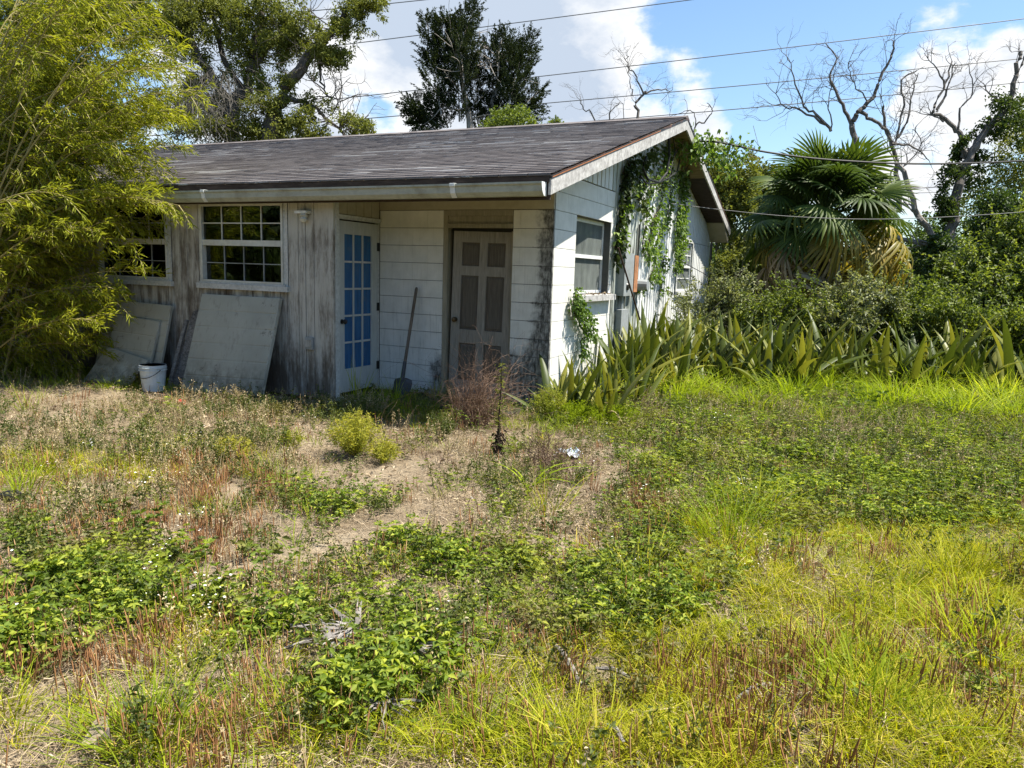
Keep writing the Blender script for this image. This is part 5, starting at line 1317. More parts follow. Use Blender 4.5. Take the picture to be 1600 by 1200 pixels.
for (px_, fy_, g_, o_) in SP:
    a_, b_, d_ = to_px(np.array([[g_[0], g_[1], 0.]])); fr.append((float(a_[0]), float(b_[0]), o_))
fr.sort(key=lambda t: t[0]); front_row = []; lastx = 800
for lo_ in range(870, 1590, 37):
    cs = [t for t in fr if lo_ <= t[0] < lo_+37]
    if cs: front_row.append(max(cs, key=lambda t: t[1]))
for i_, t in enumerate(front_row[:20]): t[2]['label'] = '%s clump from the house corner in the front row of sword leaf plants' % ORD[i_]
r = np.random.default_rng(123)
CR = [(.22, -.35), (.38, -.1), (.20, .15), (.55, .05), (.35, .4), (.22, .65), (.65, .4), (.45, .75), (.8, .8), (.25, 1.05), (.55, 1.15), (.9, 1.3), (.3, 1.5), (.65, 1.65), (.75, -.25)]
for i_, (x_, y_) in enumerate(CR): sword_plant(x_, y_, 8, .80+.25*r.random(), 'sword leaf clump hugging the block wall below the side window', 'sword leaf plants at the block corner', 600+i_)
g = at_z(1030, 636); sword_plant(g[0], g[1], 5, .62, 'small leaning sword plant standing apart in front of the band', 'sword leaf plants right of the house', 501, (-.2, .75))
g = at_z(1322, 640); sword_plant(g[0], g[1], 4, .55, 'yellow green sword plant on its own at the front right of centre', 'sword leaf plants right of the house', 502, (1.2, .2))
g = at_z(873, 622); sword_plant(g[0]+.55, g[1]-1.0, 7, .8, 'sword plant with sprawling leaves at the front corner of the house', 'sword leaf plants right of the house', 503, (2.8, 1.0))
g = at_z(1500, 640); sword_plant(g[0], g[1], 4, .5, 'low sword plant among the tall grass at the right', 'sword leaf plants right of the house', 504, (1.2, .4))

# ------------------------------------------------------------------ vines on the gable
def vine(label, strands, seed, mat='vine', dens=190, L=.075, xo=.03, leaf=True, depth=.10):
    """strands: list of px polylines on the wall plane with a half width in metres"""
    r = np.random.default_rng(seed); mb = MB(); parts = []; first = None
    for pts, hw in strands:
        P = [at_x(x, y, xo) for x, y in pts]; 
        if first is None: first = P[-1]
        Q = []
        for i in range(len(P)-1):
            for t in (0, .33, .66): Q.append(P[i]*(1-t)+P[i+1]*t+np.array([abs(r.normal())*.02, r.normal()*.03, 0]))
        Q.append(P[-1]); mb.tube(Q, .008, 4, caps=False); 
        for s in (-1, 1): mb.tube([q+np.array([.01, s*hw*.5*(.6+.5*math.sin(i*1.7)), .03*math.sin(i)]) for i, q in enumerate(Q)], .004, 3, caps=False)
        L_ = sum(np.linalg.norm(Q[i+1]-Q[i]) for i in range(len(Q)-1)); n = int(dens*L_*(hw/.15+.3))
        idx = r.integers(0, len(Q)-1, n); t = r.random((n, 1)); C = np.array(Q)[idx]*(1-t)+np.array(Q)[idx+1]*t
        off = r.normal(size=(n, 3))*[0, hw*.55, .04]; C = C+off; C[:, 0] = xo+np.abs(r.normal(size=n))*depth*.6
        D = unit(rand_dir(n, r)*.7+np.array([.5, 0, -.45])); parts.append(leaves(C, D, L*(.6+.7*r.random(n)), L*.75*(.7+.5*r.random(n)), r, fold=.12, droop=.25, rnd=np.clip(r.random(n), 0, 1)))
    root = empty('climbing_vine', (float(first[0]), float(first[1]), 0)); tag(root, label, 'vine', 'vines on the gable wall'); inv = Matrix.Translation((-root.location.x, -root.location.y, 0))
    o = mb.build('stems', M['twig_dark'], root); o.matrix_parent_inverse = inv; o['kind'] = 'stuff'
    o = leaf_obj('leaves', parts, M[mat], root); o.matrix_parent_inverse = inv; o['kind'] = 'stuff'
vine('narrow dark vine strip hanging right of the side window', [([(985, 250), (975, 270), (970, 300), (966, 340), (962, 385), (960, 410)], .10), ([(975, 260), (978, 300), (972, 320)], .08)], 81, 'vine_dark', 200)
vine('green lower leaves at the end of the narrow strip right of the side window', [([(973, 315), (968, 345), (964, 370), (962, 392)], .10)], 811, 'vine', 160)
vine('broad leafy vine covering the middle of the gable', [([(1040, 225), (1035, 265), (1032, 310), (1022, 350), (1018, 390), (1014, 405)], .13), ([(1032, 260), (1016, 290), (1008, 320), (1004, 370), (1006, 400)], .10), ([(1048, 265), (1046, 310), (1038, 345), (1030, 370)], .12), ([(1000, 292), (985, 295)], .10), ([(1030, 385), (1020, 420), (1014, 440)], .12), ([(1002, 445), (997, 452)], .12), ([(1024, 330), (1012, 380), (1012, 410)], .09)], 82, 'vine', 150, .06)
vine('hanging leafy vine strand left of the far window', [([(1064, 300), (1064, 340), (1062, 370), (1060, 400), (1054, 425)], .18), ([(1060, 320), (1056, 360), (1053, 395)], .16), ([(1062, 268), (1063, 300)], .2)], 83, 'vine', 220, .065)
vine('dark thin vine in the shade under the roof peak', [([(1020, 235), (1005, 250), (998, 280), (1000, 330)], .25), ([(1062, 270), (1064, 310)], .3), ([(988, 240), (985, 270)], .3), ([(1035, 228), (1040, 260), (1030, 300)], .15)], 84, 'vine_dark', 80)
vine('sparse vine shoots low on the middle boards', [([(1036, 400), (1033, 420), (1024, 438)], .08), ([(1034, 440), (1030, 460)], .05), ([(998, 448), (998, 458)], .07)], 85, 'vine', 120)
vine('bright young vine climbing the block corner below the side window', [([(896, 452), (898, 478), (903, 500), (910, 520), (906, 560)], .10), ([(898, 478), (915, 498), (922, 530)], .12), ([(893, 478), (896, 470)], .05)], 86, 'vine', 330, .05, .05)
# vine on the service cable
r = np.random.default_rng(88); P = []
for (a, b, n) in (((1052, 208), (1100, 222), 220), ((1080, 220), (1165, 228), 330), ((1100, 232), (1150, 262), 160), ((1058, 215), (1090, 245), 130)):
    for _ in range(n): t = r.random(); P.append(at_d(a[0]+(b[0]-a[0])*t, a[1]+(b[1]-a[1])*t, 12.1+r.normal()*.12)+r.normal(size=3)*[.10, .08, .09]+[0, 0, -.10*r.random()])
P = np.array(P); V, F, rr = leaves(P, rand_dir(len(P), r)*.8+[0, 0, -.5], .085, .055, r, fold=.12); mb = MB()
root = empty('climbing_vine', tuple(P[0]*[1, 1, 0])); tag(root, 'vine shoots hanging on the black cable beside the gable peak', 'vine', 'vines on the gable wall'); inv = Matrix.Translation((-root.location.x, -root.location.y, 0))
o = leaf_obj('leaves', [(V, F, rr)], M['vine'], root); o.matrix_parent_inverse = inv; o['kind'] = 'stuff'
for _ in range(14): i = r.integers(len(P)); mb.tube([P[i], P[i]+r.normal(size=3)*.12, P[i]+r.normal(size=3)*.25], .004, 3, caps=False)
o = mb.build('stems', M['twig'], root); o.matrix_parent_inverse = inv; o['kind'] = 'stuff'
# ------------------------------------------------------------------ ground cover: prototypes
PROTO = {}
def proto(kind, objs):
    c = bpy.data.collections.new(kind+'_kinds')
    for me, mat in objs:
        if mat is not None: me.materials.append(mat)
        o = bpy.data.objects.new(kind, me); c.objects.link(o)
    PROTO[kind] = (c, len(objs))
def merge(parts):
    Vs, Fs, Rs = [], [], []; o = 0
    for V, F, q in parts: Vs.append(V); Fs.append(F+o); Rs.append(q); o += len(V)
    return np.concatenate(Vs), np.concatenate(Fs), np.concatenate(Rs)
def p_grass(seed, n, h, w, rad, bend, seg=3, up=.8):
    r = np.random.default_rng(seed); P = np.stack([r.normal(size=n)*rad, r.normal(size=n)*rad, np.zeros(n)-.01], 1)
    D = unit(P*[1.5/rad*.25, 1.5/rad*.25, 0]+rand_dir(n, r)*(1-up)+[0, 0, 1]); D[:, 2] = abs(D[:, 2])
    az = unit(P*[1, 1, 0]+rand_dir(n, r)*[rad, rad, 0]*1.2)
    V, F, q = blades(P, D, h*(.45+.75*r.random(n)), w*(.7+.6*r.random(n)), bend*(.3+r.random(n)), r, seg, az=az); return np_mesh('tuft', V, F, q)
def p_herb(seed, stems_, h, L, W, spread, whorl=5, droop=.25):
    r = np.random.default_rng(seed); parts = []
    for s in range(stems_):
        a = r.random()*6.28; d = unit(np.array([math.cos(a)*spread, math.sin(a)*spread, 1])); Ls = h*(.5+.6*r.random()); base = np.array([r.normal()*.02, r.normal()*.02, 0]); k = max(2, int(Ls/.028))
        for i in range(k):
            t = (i+1)/k; p = base+d*Ls*t+np.array([math.cos(a), math.sin(a), 0])*spread*Ls*.3*t*t; m = whorl if t > .85 else 2
            az = r.random()*6.28+np.arange(m)*6.28/m; D = np.stack([np.cos(az), np.sin(az), np.full(m, .25+.5*(t > .85))], 1); sc = (.65+.5*r.random())*(1 if t < .85 else .8)
            parts.append(leaves(np.repeat(p[None], m, 0), D, L*sc*(.8+.4*r.random(m)), W*sc, r, fold=.14, droop=droop, rnd=np.clip(.35*t+.65*r.random(m), 0, 1)))
        side = np.array([-math.sin(a), math.cos(a), 0])*.0018
        top = base+d*Ls; V = np.array([base-side, base+side, top]); parts.append((V, np.array([[0, 1, 2]]), np.array([.4])))
    V, F, q = merge(parts); return np_mesh('herb', V, F, q)
def p_stalks(seed, n, h, rad):
    r = np.random.default_rng(seed); parts = []
    for i in range(n):
        b = np.array([r.normal()*rad, r.normal()*rad, 0]); d = unit(np.array([r.normal()*.10, r.normal()*.10, 1])); L = h*(.55+.6*r.random()); V, F = [], []
        for j, (t, w) in enumerate(((0, .0012), (.35, .0012), (.42, .0027), (.85, .0025), (1, .0008))):
            c = b+d*L*t
            for k in range(3): a = k*2.094; V.append(c+np.array([math.cos(a), math.sin(a), 0])*w)
        for j in range(4):
            for k in range(3): F.append((j*3+k, j*3+(k+1) % 3, (j+1)*3+(k+1) % 3, (j+1)*3+k))
        parts.append((np.array(V), np.array(F), np.full(len(F), r.random())))
    V, F, q = merge(parts); return np_mesh('stalks', V, F, q)
def p_dry(seed, n, h, rad, seeds_=10, L=.013):
    r = np.random.default_rng(seed); parts = []
    for i in range(n):
        b = np.array([r.normal()*rad, r.normal()*rad, 0]); d = unit(np.array([r.normal()*.22, r.normal()*.22, 1])); Ls = h*(.5+.6*r.random()); side = unit(np.array([r.normal(), r.normal(), 0]))*.0013
        Q = [b+d*Ls*t+np.array([r.normal(), r.normal(), 0])*.006 for t in (0, .5, 1)]
        V = []; 
        for p in Q: V += [p-side, p+side]
        parts.append((np.array(V), np.array([[0, 1, 3], [0, 3, 2], [2, 3, 5], [2, 5, 4]]), np.full(4, r.random())))
        t = .35+.65*r.random(seeds_); P = b+d*Ls*t[:, None]+rand_dir(seeds_, r)*.012
        parts.append(leaves(P, rand_dir(seeds_, r)+[0, 0, .4], L*(.6+.9*r.random(seeds_)), L*.55, r, fold=.2))
    V, F, q = merge(parts); return np_mesh('dry_weed', V, F, q)
def p_litter(seed, n, L, W, rad, flat=.12):
    r = np.random.default_rng(seed); P = np.stack([r.uniform(-rad, rad, n), r.uniform(-rad, rad, n), .004+r.random(n)*.022], 1); D = rand_dir(n, r)*[1, 1, flat]
    V, F, q = blades(P, D, L*(.3+r.random(n)), W*(.5+r.random(n)), .25, r, 2, az=unit(rand_dir(n, r)*[1, 1, .05])); return np_mesh('straw', V, F, q)
def p_dleaf(seed, n, L, rad):
    r = np.random.default_rng(seed); P = np.stack([r.uniform(-rad, rad, n), r.uniform(-rad, rad, n), .01+r.random(n)*.015], 1)
    V, F, q = leaves(P, rand_dir(n, r)*[1, 1, .25], L*(.5+r.random(n)), L*.45, r, fold=.35, droop=.35); return np_mesh('dead_leaf', V, F, q)
def p_flower(seed, n, rad, h):
    r = np.random.default_rng(seed); mb = MB()
    for i in range(n):
        c = np.array([r.normal()*rad, r.normal()*rad, h*(.7+.5*r.random())]); R0 = .0055*(.7+.6*r.random()); k = 6
        mb.add([c]+[c+np.array([math.cos(a)*R0, math.sin(a)*R0, .003]) for a in np.arange(k)*6.283/k], [(0, 1+j, 1+(j+1) % k) for j in range(k)])
    me = mb.mesh('flowers'); return me
proto('lawn', [(p_grass(1+i, 24, .095, .0046, .030, .8), M['grass']) for i in range(4)]+[(p_grass(11, 26, .13, .0046, .036, .8), M['grass']), (p_grass(12, 16, .08, .003, .03, 1.0), M['grass'])])
proto('green', [(p_grass(21+i, 22, .13, .004, .030, .6), M['grass_green']) for i in range(4)])
proto('tall', [(p_grass(31+i, 30, .52, .0085, .055, .55, 4), M['grass_tall']) for i in range(4)])
proto('strawgrass', [(p_grass(41+i, 16, .10, .0026, .03, 1.0, 3, .5), M['grass_dry']) for i in range(3)])
proto('herb', [(p_herb(51+i, 4, .11+.05*(i % 3), .031, .014, .8), M['herb']) for i in range(5)]+[(p_herb(58, 6, .12, .025, .015, 1.0), M['herb_dk']), (p_herb(59, 5, .15, .034, .015, .8), M['herb_dk'])])
proto('bigherb', [(p_herb(61+i, 5, .18, .048, .021, .8, 6), M['herb'] if i < 3 else M['herb_dk']) for i in range(5)])
proto('stalk', [(p_stalks(71+i, 7, .125, .045), M['stalk']) for i in range(4)])
proto('dryweed', [(p_dry(81+i, 7, .24, .05, 14), M['dryweed']) for i in range(4)])
proto('dryweed_green', [(p_dry(86+i, 6, .17, .04, 18, .017), M['herb_dk']) for i in range(3)])
proto('straw', [(p_litter(91+i, 40, .11, .0028, .11), M['litter']) for i in range(4)])
proto('dleaf', [(p_dleaf(96+i, 7, .05, .10), M['litter']) for i in range(3)])
proto('flower', [(p_flower(101, 4, .05, .15), M['flower']), (p_flower(102, 2, .05, .12), M['flower']), (p_flower(103, 3, .03, .17), M['flower'])])

_vn = {}
def noise2(x, y, sc, seed):
    g = _vn.setdefault(seed, np.random.default_rng(1000+seed).random((256, 256)))
    u = x*sc+500; v = y*sc+500; iu = np.floor(u).astype(int); iv = np.floor(v).astype(int); fu = u-iu; fv = v-iv; fu = fu*fu*(3-2*fu); fv = fv*fv*(3-2*fv)
    a = g[iu % 256, iv % 256]; b = g[(iu+1) % 256, iv % 256]; c = g[iu % 256, (iv+1) % 256]; d = g[(iu+1) % 256, (iv+1) % 256]
    return (a*(1-fu)+b*fu)*(1-fv)+(c*(1-fu)+d*fu)*fv
def fbm(x, y, sc, seed): return (noise2(x, y, sc, seed)*.5+noise2(x, y, sc*2.1, seed+1)*.3+noise2(x, y, sc*4.3, seed+2)*.2)
def blobsum(px, py, B):
    s = np.zeros(len(px))
    for (x, y, rx, ry, w) in B: s += w*np.exp(-(((px-x)/rx)**2+((py-y)/ry)**2))
    return s
def in_house(x, y): return (y > YB-.02) & (x < XR) | (y > -.01) & (x < .02) & (y < DEP)
B_BARE = [(620, 745, 150, 32, 1), (960, 745, 85, 26, 1), (560, 835, 110, 24, .9), (110, 622, 140, 20, .9), (430, 845, 60, 20, .9), (650, 905, 70, 24, .8), (440, 1040, 60, 18, .7), (180, 690, 60, 18, .7), (470, 905, 40, 24, .8), (700, 830, 80, 18, .7), (300, 800, 50, 14, .6)]
def scatter(name, kind, label, dens, fn, scale=(.7, 1.3), region=(-12, 10, -7.2, 9.5), seed=0, mat=None, nz=(1.1, .45, .15), tilt=.12, cat='ground cover', zoff=0.):
    """dens per m2 at weight 1, fn(px,py,x,y)->weight. Points become instances of the prototype plants."""
    r = np.random.default_rng(4000+seed); x0, x1, y0, y1 = region; N = int(dens*(x1-x0)*(y1-y0)*1.0)
    x = r.uniform(x0, x1, N); y = r.uniform(y0, y1, N); P = np.stack([x, y, gh(x, y)], 1)
    px, py, dz = to_px(P); w = fn(px, py, x, y)
    if kind not in ('straw', 'dleaf'): w = w*(1-.88*np.clip(blobsum(px, py, B_BARE), 0, 1))
    n = fbm(x, y, nz[0]*2.2, seed*5+3); w = w*np.clip((n-nz[1])/nz[2]*.8+.5, .0, 1.7)
    vis = (dz > .3) & (px > -520) & (px < 2120) & (py < 1700)
    ok = (r.random(N) < w) & ~in_house(x, y) & vis
    P = P[ok]; n = len(P); P[:, 2] += zoff
    c, k = PROTO[kind]; me = bpy.data.meshes.new(name); me.vertices.add(n); me.vertices.foreach_set('co', P.astype(np.float32).ravel())
    rot = np.stack([r.normal(size=n)*tilt, r.normal(size=n)*tilt, r.random(n)*6.283], 1); sc = scale[0]+(scale[1]-scale[0])*r.random(n); vid = r.integers(0, k, n)
    me.attributes.new('rot', 'FLOAT_VECTOR', 'POINT').data.foreach_set('vector', rot.astype(np.float32).ravel())
    me.attributes.new('scl', 'FLOAT', 'POINT').data.foreach_set('value', sc.astype(np.float32)); me.attributes.new('vid', 'INT', 'POINT').data.foreach_set('value', vid.astype(np.int32))
    o = link(name, me); tag(o, label, cat, kind='stuff')
    ng = bpy.data.node_groups.new(name+'_scatter', 'GeometryNodeTree'); ng.interface.new_socket('Geometry', in_out='INPUT', socket_type='NodeSocketGeometry'); ng.interface.new_socket('Geometry', in_out='OUTPUT', socket_type='NodeSocketGeometry')
    N_ = ng.nodes; gi = N_.new('NodeGroupInput'); go = N_.new('NodeGroupOutput'); ip = N_.new('GeometryNodeInstanceOnPoints'); ci = N_.new('GeometryNodeCollectionInfo'); ci.inputs['Collection'].default_value = c
    ci.inputs['Separate Children'].default_value = True; ci.inputs['Reset Children'].default_value = True
    def na(nm, t): q = N_.new('GeometryNodeInputNamedAttribute'); q.data_type = t; q.inputs[0].default_value = nm; return q.outputs[0]
    e2r = N_.new('FunctionNodeEulerToRotation'); ng.links.new(na('rot', 'FLOAT_VECTOR'), e2r.inputs[0])
    L_ = ng.links; L_.new(gi.outputs[0], ip.inputs['Points']); L_.new(ci.outputs[0], ip.inputs['Instance']); ip.inputs['Pick Instance'].default_value = True
    L_.new(na('vid', 'INT'), ip.inputs['Instance Index']); L_.new(e2r.outputs[0], ip.inputs['Rotation']); L_.new(na('scl', 'FLOAT'), ip.inputs['Scale']); L_.new(ip.outputs[0], go.inputs[0])
    md = o.modifiers.new('scatter', 'NODES'); md.node_group = ng
    print('scatter', name, n); return o
right = lambda px, py: 1/(1+np.exp(-((px-1010)+(py-640)*.25)/60))       # right of the bare patch
front = lambda py, a, s=25: 1/(1+np.exp(-(py-a)/s))
B_LAWN = [(1350, 1000, 300, 130, 1.3), (1500, 890, 220, 60, 1.2), (1300, 860, 150, 35, 1.1), (1200, 1120, 260, 90, .75), (860, 1150, 300, 60, .55), (1560, 1120, 160, 110, 1.2), (600, 1170, 200, 40, .5), (1170, 860, 80, 50, .8), (330, 1000, 90, 40, .5), (100, 1170, 90, 40, .35), (290, 1170, 90, 40, .4), (380, 1090, 90, 30, .4), (60, 730, 60, 25, .5), (210, 735, 80, 25, .45), (330, 715, 70, 20, .3), (820, 1040, 90, 40, .3), (1100, 1010, 120, 60, .5), (1000, 1170, 200, 50, .5)]
def f_lawn(px, py, x, y): return blobsum(px, py, B_LAWN)+.06*front(py, 950)
B_GREEN = [(330, 1010, 100, 50, .8), (1500, 1000, 140, 160, .5), (1330, 1040, 120, 60, .5), (340, 795, 40, 12, .8), (470, 740, 60, 15, .3), (700, 1130, 300, 50, .35), (830, 1150, 100, 40, .5), (950, 640, 120, 25, .9), (880, 650, 80, 30, .9), (640, 630, 90, 25, 1.2), (350, 600, 240, 16, .9), (1140, 640, 200, 30, .6), (1400, 640, 250, 30, .8), (60, 740, 40, 30, .6), (1130, 800, 70, 40, .5), (240, 1150, 60, 40, .6), (1080, 1150, 100, 40, .5), (560, 1060, 60, 30, .3)]
def f_green(px, py, x, y): return blobsum(px, py, B_GREEN)+.04
B_TALL = [(1420, 612, 200, 15, 1.1), (1180, 612, 90, 12, .9), (1560, 625, 120, 22, 1.2), (1440, 640, 70, 14, .8), (1050, 606, 50, 12, .8), (960, 600, 70, 12, .35), (1230, 635, 60, 10, .25), (1290, 605, 60, 10, .6), (630, 640, 80, 12, .3), (600, 622, 90, 10, .8), (430, 612, 150, 7, .45)]
def f_tall(px, py, x, y): return blobsum(px, py, B_TALL)*(py > 585)
B_HERB = [(110, 940, 150, 60, .9), (20, 1000, 110, 80, .8), (420, 975, 110, 45, 1.1), (440, 900, 80, 25, .5), (790, 880, 200, 42, .95), (980, 920, 140, 70, 1.1), (590, 1060, 80, 50, .9), (690, 980, 120, 40, .75), (840, 980, 120, 50, .5), (1290, 735, 300, 70, 1.5), (1080, 690, 90, 45, 1.3), (1480, 720, 200, 80, 1.2), (1160, 770, 110, 50, .9), (1440, 805, 160, 25, 1.3), (520, 782, 70, 20, 1.1), (640, 780, 40, 8, .3), (1020, 640, 60, 20, .9), (450, 780, 20, 10, .3), (280, 1010, 70, 30, .4), (900, 830, 80, 30, .6), (1060, 830, 50, 60, .6)]
def f_herb(px, py, x, y): return blobsum(px, py, B_HERB)+.02
B_BIG = [(120, 920, 170, 60, .9), (50, 1000, 120, 50, .8), (430, 965, 70, 35, .9), (590, 1070, 60, 35, 1.5), (540, 1100, 50, 20, .8), (710, 1010, 60, 25, .6), (1290, 745, 80, 30, .7), (1440, 800, 120, 22, .9), (1110, 690, 80, 30, .7), (1050, 650, 50, 22, .8), (520, 785, 50, 14, .7), (960, 940, 100, 40, .4), (260, 640, 14, 16, 2.0), (200, 880, 120, 30, .5)]
def f_big(px, py, x, y): return blobsum(px, py, B_BIG)
B_STALK = [(110, 1100, 170, 45, 1), (330, 1130, 130, 45, 1.5), (430, 1080, 70, 40, .8), (1160, 1150, 170, 40, 1), (1000, 1070, 90, 40, .9), (330, 775, 60, 30, 1.1), (410, 775, 35, 15, 1), (300, 740, 40, 20, .7), (200, 830, 120, 25, .6), (280, 870, 60, 30, .8), (1480, 960, 40, 50, .5), (1250, 1030, 120, 60, .35), (60, 1040, 90, 40, .6), (620, 1110, 120, 40, .4), (1000, 790, 80, 40, .5), (820, 1050, 60, 30, .5), (1560, 1090, 60, 60, .4), (220, 960, 60, 40, .4)]
def f_stalk(px, py, x, y): return blobsum(px, py, B_STALK)+.12*front(py, 850)+.04
B_DRY = [(420, 650, 140, 14, 1.3), (330, 695, 160, 35, .7), (140, 700, 100, 40, .35), (500, 655, 60, 15, 1.0), (250, 760, 250, 70, .35), (330, 740, 80, 40, .5), (870, 760, 80, 50, .5), (690, 705, 60, 25, .5), (800, 760, 90, 50, .5), (1000, 760, 80, 50, .4), (180, 840, 150, 40, .4), (720, 860, 200, 60, .3), (1120, 660, 120, 40, .5), (1350, 670, 300, 30, .45), (620, 650, 80, 10, .5), (1500, 690, 200, 60, .3), (90, 620, 120, 14, .08)]
def f_dry(px, py, x, y): return blobsum(px, py, B_DRY)+.05+.08*blobsum(px, py, B_HERB)
def f_drygr(px, py, x, y): return blobsum(px, py, B_DRY)*.8+blobsum(px, py, B_HERB)*.12+.05
def f_straw(px, py, x, y): return (.85-.3*right(px, py))*(py > 560)
def f_strawgr(px, py, x, y): return .2+.2*blobsum(px, py, B_LAWN)+.15*front(py, 1000)
def f_flower(px, py, x, y): return blobsum(px, py, [(330, 900, 120, 40, .9), (360, 960, 60, 50, 1.0), (250, 1010, 80, 40, .5), (480, 960, 60, 30, .6), (150, 1000, 150, 40, .4), (100, 1180, 60, 30, .5), (1450, 1195, 80, 20, .8), (1180, 880, 400, 300, .05), (260, 740, 150, 60, .25)])+.02
NEAR = (-8, 7, -7.0, 2.4)
scatter('lawn_grass', 'lawn', 'yellow green lawn grass in the right foreground', 760, f_lawn, (.6, 1.25), NEAR, 1, nz=(2.4, .46, .16))
scatter('green_grass', 'green', 'short green grass tufts among the weeds', 190, f_green, (.6, 1.5), (-9, 8, -7, 4), 2)
scatter('tall_grass', 'tall', 'tall arching grass in front of the sword leaf plants', 30, f_tall, (.4, 1.05), (-4, 8, -2.5, 6), 3)
scatter('leafy_weeds', 'herb', 'low green leafy weeds spreading over the dry ground', 290, f_herb, (.55, 1.3), (-8, 8, -7, 3.5), 4, nz=(1.3, .47, .13))
scatter('broadleaf_weeds', 'bigherb', 'larger broad leaved weeds in bright patches', 48, f_big, (.6, 1.2), (-8, 8, -7, 3), 5)
scatter('seed_stalks', 'stalk', 'reddish brown upright seed stalks in the foreground', 320, f_stalk, (.6, 1.25), (-6, 6, -7, 0), 6, nz=(1.4, .47, .1))
scatter('dry_weeds', 'dryweed', 'thin dry tan weeds with seed heads on the bare ground', 62, f_dry, (.5, 1.3), (-9, 8, -7, 3.5), 7)
scatter('spindly_weeds', 'dryweed_green', 'spindly olive weeds among the dry stems', 85, f_drygr, (.6, 1.4), (-9, 8, -7, 3.5), 8)
scatter('straw_litter', 'straw', 'pale straw litter lying on the ground', 160, f_straw, (.5, 1.4), (-9, 7, -7, 2), 9, tilt=.06, nz=(1.2, .4, .2))
scatter('dry_turf', 'strawgrass', 'dry straw coloured turf under the green grass', 170, f_strawgr, (.6, 1.3), (-8, 7, -7, 2.5), 10)
scatter('dead_leaves', 'dleaf', 'dead brown leaves strewn on the ground', 26, lambda px, py, x, y: .6+0*px, (.5, 1.3), (-9, 7, -7, 2), 11, tilt=.1)
scatter('white_flowers', 'flower', 'tiny white wild flowers among the weeds', 34, f_flower, (.6, 1.2), (-6, 6, -7, 1), 12)
# rough grass between and behind the sword leaves and shrubs
scatter('rough_weeds', 'bigherb', 'rough leafy weeds tangled among the sword leaves', 16, lambda px, py, x, y: (.7+0*px)*(x > .15)*(y > 1.6), (.8, 2.0), (0, 10, .3, 6), 14, nz=(1, .42, .2))
scatter('rough_grass', 'green', 'rough green grass beneath the sword leaves and shrubs', 90, lambda px, py, x, y: (.7+0*px)*(x > .2)*(y > 1.), (.8, 2.4), (0, 10, .3, 9), 13, nz=(1, .4, .3))

# ------------------------------------------------------------------ single plants one can point to
def single(name, me, mat, x, y, label, cat, group=None, rz=0., s=1., dz=0.):
    if len(me.materials) == 0: me.materials.append(mat)
    o = bpy.data.objects.new(name, me); COL.objects.link(o); o.location = (x, y, float(gh(x, y))+dz); o.rotation_euler = (0, 0, rz); o.scale = (s,)*3; tag(o, label, cat, group); return o
def G(px, py): return at_z(px, py)[:2]
TUS = [(1140, 855, .36, 60, 'grass_green', 'dark green grass tussock left of the gray stone'), (1180, 810, .33, 40, 'grass', 'yellow tipped tussock just behind the dark green one near the stone'), (1490, 905, .24, 90, 'grass', 'low yellow tussock with a dark hollow under it at the right'),
       (855, 800, .34, 26, 'grass', 'upright yellow blades in the middle of the weeds below the strap leaved plant'), (30, 770, .26, 50, 'grass_green', 'grass tussock at the left edge of the bare ground'), (45, 640, .34, 22, 'grass_green', 'arching green grass at the left edge under the bamboo'),
       (590, 905, .14, 50, 'grass', 'small yellow grass tuft on the straw left of centre'), (1000, 905, .24, 50, 'grass', 'yellow grass tuft beside the green weeds right of centre'), (240, 1165, .24, 70, 'grass_green', 'bushy grass tuft beside the cut log'), (1350, 1110, .22, 60, 'grass_green', 'deep green tuft in the lower right lawn'),
       (1060, 628, .50, 60, 'grass_tall', 'tall bright grass clump beside the leaning sword plant'), (1110, 622, .46, 60, 'grass_tall', 'tall grass clump right of the leaning sword plant'), (1010, 618, .5, 70, 'yellow', 'yellow grass clump behind the leaning sword plant'), (930, 625, .55, 60, 'grass_tall', 'bright grass clump among the sword leaves below the side window'),
       (1240, 628, .52, 70, 'grass_tall', 'tall bright grass clump left of the lone sword plant'), (1290, 620, .5, 60, 'grass_tall', 'tall grass clump just behind the lone sword plant'), (1400, 640, .5, 70, 'grass_tall', 'arching grass clump right of the lone sword plant'), (1450, 622, .62, 80, 'grass_tall', 'tallest bright grass clump in front of the sword leaves at the right'), (1500, 655, .5, 70, 'grass_tall', 'arching grass clump in front of the tallest one'), (1560, 640, .55, 80, 'grass_tall', 'tall grass clump near the right edge'), (1590, 665, .45, 60, 'grass_tall', 'grass clump cut by the right edge of the photo'), (1170, 640, .4, 50, 'grass_tall', 'medium grass clump between the two tall groups'),
       (910, 1170, .22, 60, 'grass', 'grass tuft at the bottom edge right of centre'), (1540, 1010, .30, 80, 'grass_green', 'large green tuft near the right edge of the lawn')]
for i, (x, y, h, n, m, lb) in enumerate(TUS):
    g = G(x, y); single('grass_tussock', p_grass(700+i, n*(4 if h > .39 else 2), h, .012 if h > .39 else (.006 if h > .2 else .004), (.10 if h > .39 else .05)+.0007*n, .75 if h > .39 else .6, 5), M[m], g[0], g[1], lb, 'grass tussock', 'grass tussocks')
